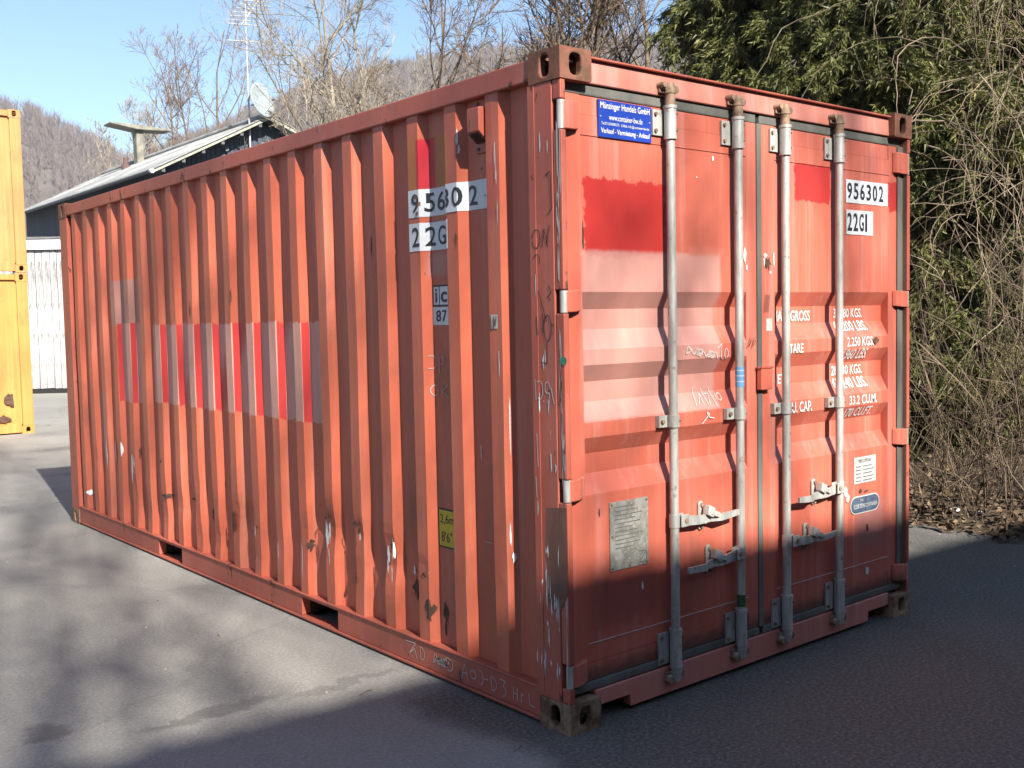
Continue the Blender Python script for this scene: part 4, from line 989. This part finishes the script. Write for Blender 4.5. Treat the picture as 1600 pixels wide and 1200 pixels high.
    # satellite dish held on the mast
    D = empty('satellite_dish', (mx+.08, my-.08, 8.12)); tag(D, 'grey satellite dish on the antenna mast above the dark house', 'dish')
    nrm = Vector((.30, -.90, .28)).normalized(); up = Vector((0, 0, 1)); uu = up.cross(nrm).normalized(); vv = nrm.cross(uu); c0 = nrm*.22+Vector((.12, 0, .25))
    V = [c0]; F = []; n = 24
    for ring in range(1, 6):
        q = ring/5
        for k in range(n):
            a = 2*math.pi*k/n; V.append(c0+uu*((.47*q*math.cos(a)))+vv*((.56*q*math.sin(a)))+nrm*(.09*q*q))
    F = [(0, 1+k, 1+(k+1) % n) for k in range(n)]+[(1+(r_-1)*n+k, 1+(r_-1)*n+(k+1) % n, 1+r_*n+(k+1) % n, 1+r_*n+k) for r_ in range(1, 5) for k in range(n)]
    mb = MB(); mb.add(V, F, True); rfl = mb.build('reflector', simple('pale_dish_paint', (.24, .28, .29), .6), D); s_ = rfl.modifiers.new('thick', 'SOLIDIFY'); s_.thickness = .012
    e0 = c0-vv*.42+nrm*.06; e1 = c0+nrm*.62-vv*.22
    mb = MB(); mb.tube([e0, e1], .014, 8); mb.build('feed_arm', M['galv'], D)
    mb = MB(); mb.tube([e1-nrm*.03+vv*.03, e1-nrm*.16+vv*.06], [.035, .045], 10); mb.build('receiver_head', simple('grey_plastic', (.2, .2, .21), .5), D)
    mb = MB(); mb.tube([Vector((0, .08, .2)), c0-nrm*.0], .03, 8); mb.build('mount', M['galv'], D)
build_house()

# ------------------------------------------------------------------ bare trees
def grow(rng, P, Rr, m, tmin, tmax, lfrac, ang, K, up, wob, rfrac, rmin, lmin=.05):
    N, Kp = P.shape[:2]; idx = np.repeat(np.arange(N), m); n = len(idx)
    t = rng.uniform(tmin, tmax, n)*(Kp-1); i = np.clip(t.astype(int), 0, Kp-2); fr = (t-i)[:, None]
    p = P[idx, i]*(1-fr)+P[idx, i+1]*fr; T = P[idx, i+1]-P[idx, i]; T /= np.linalg.norm(T, axis=1, keepdims=True)+1e-9
    r0 = (Rr[idx, i]*(1-fr[:, 0])+Rr[idx, i+1]*fr[:, 0])*rfrac; Lp = np.linalg.norm(np.diff(P, axis=1), axis=2).sum(1)[idx]
    ln = np.maximum(lmin, Lp*lfrac*(1.15-.6*t/(Kp-1))*rng.uniform(.6, 1.2, n))
    v = rng.normal(0, 1, (n, 3)); v -= (v*T).sum(1, keepdims=True)*T; v /= np.linalg.norm(v, axis=1, keepdims=True)+1e-9
    a = np.radians(rng.normal(ang, ang*.2, n))[:, None]; d = np.cos(a)*T+np.sin(a)*v
    Q = np.zeros((n, K, 3)); Q[:, 0] = p
    for k in range(1, K):
        d = d+rng.normal(0, wob, (n, 3))+np.array([0, 0, up]); d /= np.linalg.norm(d, axis=1, keepdims=True); Q[:, k] = Q[:, k-1]+d*(ln/(K-1))[:, None]
    R2 = np.maximum(rmin, r0[:, None]*np.linspace(1, .35, K)[None]); return Q, R2
BARK = {}
def bark(name, a, b):
    if name not in BARK:
        t = NT(name); n = t.noise(3, 7, .7, (3, 3, .7)); BARK[name] = t.done(t.mix(t.ramp(n, .35, .7), a, b), .9, spec=.2)
    return BARK[name]
def bare_tree(label, base, h, seed, mat, spread=.45, limbs=11, sub=8, sub2=7, tw=5, r=.13, lean=(0, 0), forks=1, up=.10, rmin=.0045, tstart=.28, leaves=0, group=None, ang=42):
    rng = np.random.default_rng(seed); R = empty('bare_tree', base); tag(R, label, 'tree', group)
    K = 9; P = np.zeros((forks, K, 3)); zt = np.linspace(0, 1, K)
    for f in range(forks):
        a = rng.uniform(0, 6.28); sp = .16*h*(forks > 1)
        P[f, :, 2] = zt*h*(.92-.06*f); P[f, :, 0] = lean[0]*zt*h+sp*math.cos(a)*zt**1.3+np.cumsum(rng.normal(0, .012*h, K))*zt; P[f, :, 1] = lean[1]*zt*h+sp*math.sin(a)*zt**1.3+np.cumsum(rng.normal(0, .012*h, K))*zt
    Rt = r*(1-.86*zt)[None]*np.ones((forks, 1)); V, F = sweep(P, np.maximum(Rt, .01), 9); mesh_np('trunk', V, F, mat, R, True)
    parts = []
    P1, R1 = grow(rng, P, Rt, limbs, tstart, .97, spread, ang, 7, up, .10, .62, .012); parts.append(sweep(P1, R1, 6))
    P2, R2 = grow(rng, P1, R1, sub, .2, 1, .52, 40, 6, up*.8, .12, .62, .007); parts.append(sweep(P2, R2, 4))
    P3, R3 = grow(rng, P2, R2, sub2, .15, 1, .55, 42, 5, up*.6, .14, .62, rmin); parts.append(sweep(P3, R3, 3))
    if tw:
        P4, R4 = grow(rng, P3, R3, tw, .15, 1, .6, 42, 4, up*.5, .15, .7, rmin*.75); parts.append(sweep(P4, R4, 3))
    V, F = merge(parts); cr = mesh_np('crown', V, F, mat, R)
    if leaves:
        tips = P3.reshape(-1, 3)[rng.integers(0, P3.shape[0]*P3.shape[1], leaves)]; s = .055; q = rng.normal(0, 1, (leaves, 2, 3)); q /= np.linalg.norm(q, axis=2, keepdims=True)
        V = np.stack([tips, tips+q[:, 0]*s+[0, 0, -s*.6], tips+q[:, 1]*s+[0, 0, -s*1.2]], 1).reshape(-1, 3)
        mesh_np('dead_leaves', V, np.arange(leaves*3).reshape(-1, 3), simple('dry_brown_leaves', (.32, .15, .06), .8, var=.3) if 'dry_brown_leaves' not in bpy.data.materials else bpy.data.materials['dry_brown_leaves'], R)
    return R
GREY = bark('grey_bark', (.17, .14, .105), (.36, .31, .24)); BROWN = bark('brown_bark', (.11, .078, .054), (.24, .175, .12)); DARK = bark('dark_bark', (.07, .052, .04), (.15, .11, .08))
def bearing(px, d):      # ground point at the bearing of a tree, d metres away
    a = .6892+math.atan((px-800)/1634); return (CX+math.sin(a)*d, CY+math.cos(a)*d, 0)
bare_tree('tall grey bare tree with spreading crown behind the middle of the red container', bearing(575, 24), 11.5, 2, GREY, spread=.42, limbs=15, sub=9, sub2=8, tw=4, r=.095, forks=2, tstart=.30, ang=46, rmin=.004)
bare_tree('slender dark bare tree rising above the number end of the red container roof', bearing(705, 23), 11.0, 7, BROWN, spread=.36, limbs=14, sub=8, sub2=7, tw=4, r=.075, tstart=.3)
bare_tree('brown bare tree beside the top corner casting, with two straight stems', bearing(850, 19), 11.0, 9, BROWN, spread=.34, limbs=16, sub=9, sub2=8, tw=3, r=.09, forks=2, tstart=.25, leaves=120)
bare_tree('brown twiggy tree with dead leaves between corner casting and evergreens', bearing(945, 17), 9.5, 12, BROWN, spread=.36, limbs=18, sub=9, sub2=8, tw=3, r=.08, forks=2, tstart=.2, leaves=260)
bare_tree('thin bare tree half hidden by the left edge of the evergreens', bearing(1030, 20), 10.0, 15, BROWN, spread=.36, limbs=16, sub=9, sub2=8, tw=3, r=.11, tstart=.2, leaves=160)
bare_tree('bare tree with a few pink-brown leaves right behind the satellite dish', bearing(330, 58), 18.0, 21, BROWN, spread=.34, limbs=11, sub=7, sub2=6, tw=2, r=.15, forks=3, rmin=.008, tstart=.35, leaves=70, up=.16)
bare_tree('faint thin-branched bare tree behind the chimney slab', bearing(245, 76), 17.5, 25, GREY, spread=.28, limbs=14, sub=7, sub2=6, tw=2, r=.15, forks=2, rmin=.012, tstart=.4, up=.22)
bare_tree('faint pale bare tree left of the chimney slab above the grey roof', bearing(188, 80), 17.0, 28, GREY, spread=.26, limbs=12, sub=7, sub2=6, tw=2, r=.14, forks=2, rmin=.012, tstart=.4, up=.24)
bare_tree('low spreading bare tree just right of the dark gable', bearing(535, 30), 8.2, 31, GREY, spread=.42, limbs=12, sub=8, sub2=7, tw=3, r=.10, forks=3, rmin=.006, tstart=.3, up=.06)
# trees behind the viewer: their branches throw the soft dappled shade
bare_tree('tall bare tree behind the viewer casting dappled shade on the asphalt', (-8.6, -22.5, 0), 26, 41, DARK, spread=.40, limbs=8, sub=6, sub2=5, tw=2, r=.16, forks=2, rmin=.012, tstart=.42, group='shade trees')
bare_tree('tall bare tree behind the viewer casting dappled shade on the doors', (-3.2, -23.5, 0), 24, 45, DARK, spread=.42, limbs=11, sub=6, sub2=5, tw=0, r=.15, forks=2, rmin=.014, tstart=.42, group='shade trees')

# ------------------------------------------------------------------ evergreens, vines, undergrowth
def leaf_mat(name, a, b, c3):
    t = NT(name); at = t.t.nodes.new('ShaderNodeAttribute'); at.attribute_name = 'tint'
    c = t.mix(t.ramp(at.outputs['Fac'], 0, .6, smooth=False), a, b); c = t.mix(t.ramp(at.outputs['Fac'], .6, 1, smooth=False), c, c3)
    t.done(c, .55, spec=.35)
    tr = t.t.nodes.new('ShaderNodeBsdfTranslucent'); t.L(c, tr.inputs[0]); mx = t.t.nodes.new('ShaderNodeMixShader'); mx.inputs[0].default_value = .25
    t.L(t.b.outputs[0], mx.inputs[1]); t.L(tr.outputs[0], mx.inputs[2]); t.L(mx.outputs[0], t.out.inputs[0]); return t.m
NEEDLE = leaf_mat('yew_foliage', (.068, .080, .022), (.17, .172, .048), (.38, .33, .12))
def spray_template():
    """one drooping tuft of short needle blades"""
    rng = np.random.default_rng(1); V = []; F = []
    for k in range(16):
        u = .75*k/15; c = np.array([u, 0, -.35*u*u]); a = rng.uniform(0, 6.28); ll = rng.uniform(.30, .48)*(1-.35*u)
        d = np.array([.75, .75*math.cos(a), .45*math.sin(a)-.25]); d /= np.linalg.norm(d); e = c+d*ll
        w_ = np.cross(d, rng.normal(0, 1, 3)); w_ = w_/np.linalg.norm(w_)*.040
        i = len(V); V += [c-w_, e, c+w_]; F.append((i, i+1, i+2))
    return np.array(V), np.array(F)
STV, STF = spray_template()
def place_sprays(rng, pos, out, size, droop):
    """pos (N,3), out (N,3) outward unit; returns V,F,tint"""
    N = len(pos); d = out+rng.normal(0, .35, (N, 3)); d[:, 2] = d[:, 2]*.4-droop*rng.uniform(.3, 1.2, N); d /= np.linalg.norm(d, axis=1, keepdims=True)
    up = rng.normal(0, .45, (N, 3))+np.array([0, 0, 1.]); y = np.cross(up, d); y /= np.linalg.norm(y, axis=1, keepdims=True)+1e-9; z = np.cross(d, y)
    V = pos[:, None, :]+size[:, None, None]*(STV[None, :, 0:1]*d[:, None]+STV[None, :, 1:2]*y[:, None]+STV[None, :, 2:3]*z[:, None])
    F = (np.arange(N)*len(STV))[:, None, None]+STF[None]
    return V.reshape(-1, 3), F.reshape(-1, 3)
def conifer(label, base, h, rad, seed, mat=NEEDLE, limbs=300, per=13, low=.4, group='evergreens along the right side'):
    rng = np.random.default_rng(seed); R = empty('evergreen_tree', base); tag(R, label, 'tree', group)
    K = 8; P = np.zeros((1, K, 3)); P[0, :, 2] = np.linspace(0, h*.95, K); P[0, :, :2] = np.cumsum(rng.normal(0, .03, (K, 2)), 0)
    V, F = sweep(P, .17*(1-.85*np.linspace(0, 1, K))[None], 9); mesh_np('trunk', V, F, DARK, R, True)
    z = low+(h-low)*rng.uniform(0, 1, limbs)**.9; u = z/h
    prof = np.clip(1.15*(1-u)**.62, .06, 1)*np.clip((u+.12)/.25, .55, 1); az = rng.uniform(0, 2*np.pi, limbs)
    lump = 1+.20*np.sin(az*3+z*1.3+seed)+.14*np.sin(az*5-z*2.1)
    ln = rad*prof*lump*rng.uniform(.78, 1.12, limbs)
    dirs = np.stack([np.cos(az), np.sin(az), rng.uniform(-.25, .15, limbs)], 1)
    K = 5; Q = np.zeros((limbs, K, 3)); Q[:, 0, 2] = z
    for k in range(1, K):
        dd = dirs+np.array([0, 0, -.12*k]); dd /= np.linalg.norm(dd, axis=1, keepdims=True); Q[:, k] = Q[:, k-1]+dd*(ln/(K-1))[:, None]
    V, F = sweep(Q, np.linspace(.022, .006, K)[None]*np.ones((limbs, 1)), 3); br = mesh_np('branches', V, F, DARK, R)
    S2, _ = grow(rng, Q, np.full((limbs, K), .008), 7, .45, 1, .30, 55, 4, -.10, .12, .6, .003, .18)
    V2, F2 = sweep(S2, np.linspace(.006, .002, 4)[None]*np.ones((len(S2), 1)), 3); mesh_np('twigs', V2, F2, DARK, R)
    idx = np.repeat(np.arange(len(S2)), per); N = len(idx); t = rng.uniform(.1, 1, N)*3; i = np.clip(t.astype(int), 0, 2); fr = (t-i)[:, None]
    pos = S2[idx, i]*(1-fr)+S2[idx, i+1]*fr+rng.normal(0, 1, (N, 3))*np.array([.035, .035, .04])
    out = S2[idx, i+1]-S2[idx, i]; out /= np.linalg.norm(out, axis=1, keepdims=True)+1e-9
    size = rng.uniform(.12, .26, N); V, F = place_sprays(rng, pos, out, size, .55)
    lt = np.repeat(rng.normal(0, .13, limbs), 7)[idx]; tint = np.clip(.40+lt+rng.normal(0, .13, N)+.12*(t/3-.5), 0, 1); tint = np.repeat(tint, len(STV))
    mesh_np('crown', V, F, mat, R, col=tint)
    return R
c1 = conifer('evergreen at the left end of the green row, above the door header', bearing(1210, 11.6), 8.6, 1.35, 51, limbs=340)
c2 = conifer('broad evergreen above the right half of the container doors', bearing(1290, 11.8), 9.0, 1.9, 52, limbs=420)
c3 = conifer('evergreen with pale vines hanging over it beside the right corner post', bearing(1425, 12.2), 8.6, 2.0, 53, limbs=420)
def conifer_copy(src, label, base, rz, sc):
    c = copy_tree(src); c.location = base; c.rotation_euler = (0, 0, rz); c.scale = (sc, sc, sc); c['label'] = label
conifer_copy(c2, 'evergreen smothered in vines at the right edge of the picture', bearing(1560, 13.0), 2.1, .98)
conifer_copy(c1, 'evergreen just beyond the right edge of the picture', bearing(1700, 14.0), 1.2, 1.05)
conifer_copy(c3, 'added rear evergreen blocking light between the two left ones of the row', bearing(1300, 14.6), 3.9, 1.08)  # second row added behind to keep light from passing between the trees
conifer_copy(c3, 'added rear evergreen blocking light behind the vine-covered ones at the right', bearing(1480, 15.2), .7, 1.15)
conifer_copy(c1, 'added rear evergreen blocking light farthest right behind the vine-covered ones', bearing(1640, 16.2), 4.4, 1.2)

def vines():
    rng = np.random.default_rng(71); parts = []
    # long stems hanging over the crowns
    N = 620; K = 12; u = rng.uniform(0, 1, N)**.75; x0 = 4.9+u*5.2; top = rng.uniform(1.4, 6.3, N); yf = 1.15+.16*(x0-4.9)+rng.normal(0, .25, N)+.10*np.maximum(0, top-3)
    d = np.stack([rng.normal(0, .6, N), rng.normal(-.15, .3, N), rng.normal(.25, .5, N)], 1); p = np.stack([x0, yf, top], 1); Q = np.zeros((N, K, 3)); ln = rng.uniform(.7, 2.4, N)
    d /= np.linalg.norm(d, axis=1, keepdims=True)
    for k in range(K):
        Q[:, k] = p; d = d+rng.normal(0, .17, (N, 3))+np.array([0, 0, -.20]); d /= np.linalg.norm(d, axis=1, keepdims=True); p = p+d*(ln/(K-1))[:, None]
    Q[:, :, 2] = np.maximum(Q[:, :, 2], .05); rr = rng.uniform(.0025, .0060, N)[:, None]*np.linspace(1, .45, K)[None]; parts.append(sweep(Q, rr, 4))
    q, r2 = grow(rng, Q[::2], rr[::2], 3, .2, 1, .35, 50, 6, -.04, .2, .7, .0022); parts.append(sweep(q, r2, 3))
    V, F = merge(parts); t = NT('pale_vine_stems'); n = t.noise(2.5, 6, .6)
    m = t.done(t.mix(t.ramp(n, .35, .65), (.10, .072, .048), (.29, .225, .155)), .85, spec=.2)
    stuff(mesh_np('vine_tangle', V, F, m), 'tangle of pale dry vine stems hanging over the evergreens', 'vines')
    # upright dry brush at the foot
    N = 620; K = 7; x = 4.7+rng.uniform(0, 1, N)**1.2*5.5; y = rng.uniform(-.25, 2.3, N)-.10*(x-4.7)+.0*x; y = np.where(x < 5.3, y+.5, y); d = rng.normal(0, .30, (N, 3))+np.array([-.05, -.08, 1.]); d /= np.linalg.norm(d, axis=1, keepdims=True)
    p = np.stack([x, y, np.full(N, .03)], 1); Q = np.zeros((N, K, 3)); ln = rng.uniform(.5, 2.9, N)
    for k in range(K):
        Q[:, k] = p; d = d+rng.normal(0, .17, (N, 3))+np.array([-.03, 0, -.06*k/K]); d /= np.linalg.norm(d, axis=1, keepdims=True); p = p+d*(ln/(K-1))[:, None]
    rr = rng.uniform(.0022, .0065, N)[:, None]*np.linspace(1, .4, K)[None]; parts = [sweep(Q, rr, 3)]
    q, r2 = grow(rng, Q, rr, 2, .3, 1, .4, 45, 4, 0, .2, .7, .0015); parts.append(sweep(q, r2, 3))
    V, F = merge(parts); t = NT('dry_brush_stems'); n = t.noise(3, 6, .6)
    m2 = t.done(t.mix(t.ramp(n, .35, .65), (.045, .031, .022), (.22, .16, .108)), .9, spec=.2)
    stuff(mesh_np('dry_undergrowth', V, F, m2), 'dry brown undergrowth stems along the foot of the evergreens', 'undergrowth')
vines()
def litter():
    rng = np.random.default_rng(81); N = 7000; y = rng.uniform(-3, 9, N); x = 4.40+rng.gamma(1.5, .5, N)+.06*np.maximum(0, y)
    z = .012+(1-np.exp(-np.maximum(0, x-4.42-.06*np.maximum(0, y))/1.2))*.22+rng.uniform(0, .03, N); p = np.stack([x, y, z], 1)
    a = rng.normal(0, 1, (N, 3)); a[:, 2] *= .35; b = rng.normal(0, 1, (N, 3)); b[:, 2] *= .35; s = rng.uniform(.012, .035, N)[:, None]
    a /= np.linalg.norm(a, axis=1, keepdims=True); b -= (a*b).sum(1, keepdims=True)*a; b /= np.linalg.norm(b, axis=1, keepdims=True)
    V = np.stack([p-a*s*1.3, p-b*s*.7+[0, 0, .004], p+a*s*1.3, p+b*s*.7+[0, 0, .004]], 1).reshape(-1, 3)
    t = NT('dead_leaf_litter'); n = t.noise(20, 3, .6); m = t.done(t.mix(t.ramp(n, .35, .65), (.06, .042, .028), (.22, .15, .09)), .85, spec=.2)
    stuff(mesh_np('leaf_litter', V, np.arange(N*4).reshape(-1, 4), m), 'dead brown leaf litter on the verge below the evergreens', 'leaf litter')
litter()
def debris():
    rng = np.random.default_rng(95); N = 900; p = np.stack([rng.uniform(-4, 6.5, N), rng.uniform(-2.5, 16, N), np.zeros(N)], 1); p = p[(p[:, 0] < -.1) | (p[:, 0] > 2.6) | (p[:, 1] < -.1) | (p[:, 1] > 6.2)]; N = len(p)
    s_ = rng.uniform(.004, .013, N); o = np.array([[1, 0, .1], [-.5, .8, .1], [-.6, -.7, .1], [0, .1, .8]]); a = rng.uniform(0, 6.28, N); ca, sa = np.cos(a), np.sin(a)
    V = np.zeros((N, 4, 3))
    for k in range(4): V[:, k] = p+np.stack([ca*o[k, 0]-sa*o[k, 1], sa*o[k, 0]+ca*o[k, 1], np.full(N, o[k, 2])], 1)*s_[:, None]
    F = (np.arange(N)*4)[:, None, None]+np.array([[0, 1, 3], [1, 2, 3], [2, 0, 3]])[None]
    t = NT('loose_grit_stone'); n = t.noise(30, 3, .6); m = t.done(t.mix(t.ramp(n, .4, .6), (.14, .12, .10), (.40, .36, .30)), .9)
    stuff(mesh_np('loose_grit', V.reshape(-1, 3), F.reshape(-1, 3), m), 'loose grit and bits scattered over the asphalt', 'grit')
    N = 40; K = 5; x = rng.uniform(-3.5, 4.6, N); y = rng.uniform(-2, 12, N); d = rng.normal(0, 1, (N, 3)); d[:, 2] = 0; d /= np.linalg.norm(d, axis=1, keepdims=True)
    q = np.stack([x, y, np.full(N, .004)], 1); k_ = (x < -.1) | (x > 2.7) | (y < -.1) | (y > 6.3); q = q[k_]; d = d[k_]; N = len(q); Q = np.zeros((N, K, 3)); ln = rng.uniform(.02, .09, N)
    for k in range(K):
        Q[:, k] = q; d = d+rng.normal(0, .25, (N, 3))*np.array([1, 1, 0]); d /= np.linalg.norm(d, axis=1, keepdims=True); q = q+d*(ln/(K-1))[:, None]
    V, F = sweep(Q, np.full((N, K), .0015), 4); stuff(mesh_np('fallen_twigs', V, F, DARK), 'small fallen twigs lying on the asphalt', 'twigs')
debris()
def scraps():
    rng = np.random.default_rng(91); white = simple('bleached_scrap', (.62, .61, .58), .8)
    for (x, y, sx, lab) in ((4.98, 1.08, .034, 'white stone scrap on the verge nearest the right corner post'), (5.0, .90, .026, 'small white stone scrap on the verge nearer the right picture edge')):
        bm = bmesh.new(); bmesh.ops.create_icosphere(bm, subdivisions=2, radius=1)
        for v in bm.verts: v.co = Vector((v.co.x*sx*1.3, v.co.y*sx, v.co.z*sx*.5))*(1+rng.uniform(-.25, .25))
        o = bm_obj(bm, 'stone', white, None); o.location = (x, y, .075); tag(o, lab, 'stone')
scraps()

# ------------------------------------------------------------------ workshop building behind the viewer (its shadow covers the foreground)
def workshop():
    H = 9.0; yf = .80-H*3.65/2.591
    R = empty('workshop_building', (0, yf, 0), math.radians(-3.2)); tag(R, 'long plain workshop building behind the viewer, shading the foreground asphalt', 'building')
    pl = simple('grey_render', (.34, .33, .31), .9, var=.15, scale=2)
    mb = MB(); mb.box(-26, 22, -9, 0, 0, H-.18); wl = mb.build('wall', pl, R)
    mb = MB(); mb.prism([(-26.3, .0, H), (-26.3, 0, H-.17), (-26.3, -9.3, H-.9), (-26.3, -9.3, H-.75)], (48.6, 0, 0)); mb.build('roof', simple('dark_roofing', (.10, .085, .08), .9), R)
    for k in range(9):
        x = -23+k*5; mb = MB(); mb.box(x, x+1.8, .003, .05, 1.1, 2.6); f = mb.build('window', M['white'], R); mb = MB(); mb.box(x+.08, x+1.72, .051, .056, 1.18, 2.52); mb.build('pane', bpy.data.materials['dark_glass'], f)
    # unseen wing added left of the yard to block sky light from the foreground
    mb = MB(); mb.box(-17, -5.6, .02, 7.0, 0, 6.6); wg = mb.build('added_wing', pl, R); mb = MB(); mb.box(-17.2, -5.4, .03, 7.2, 6.605, 6.8); mb.build('added_wing_roof', bpy.data.materials['dark_roofing'], R)
workshop()

# ------------------------------------------------------------------ air
def haze():
    m = bpy.data.materials.new('haze_air'); m.use_nodes = True; t = m.node_tree; t.nodes.clear()
    o = t.nodes.new('ShaderNodeOutputMaterial'); v = t.nodes.new('ShaderNodeVolumePrincipled'); v.inputs['Color'].default_value = (.72, .85, 1, 1); v.inputs['Density'].default_value = .0004; v.inputs['Anisotropy'].default_value = .2
    t.links.new(v.outputs[0], o.inputs['Volume'])
    mb = MB(); mb.box(-960, 960, -960, 960, -5, 116); h = mb.build('haze', m); stuff(h, 'thin pale blue winter haze over the valley', 'haze')
haze()
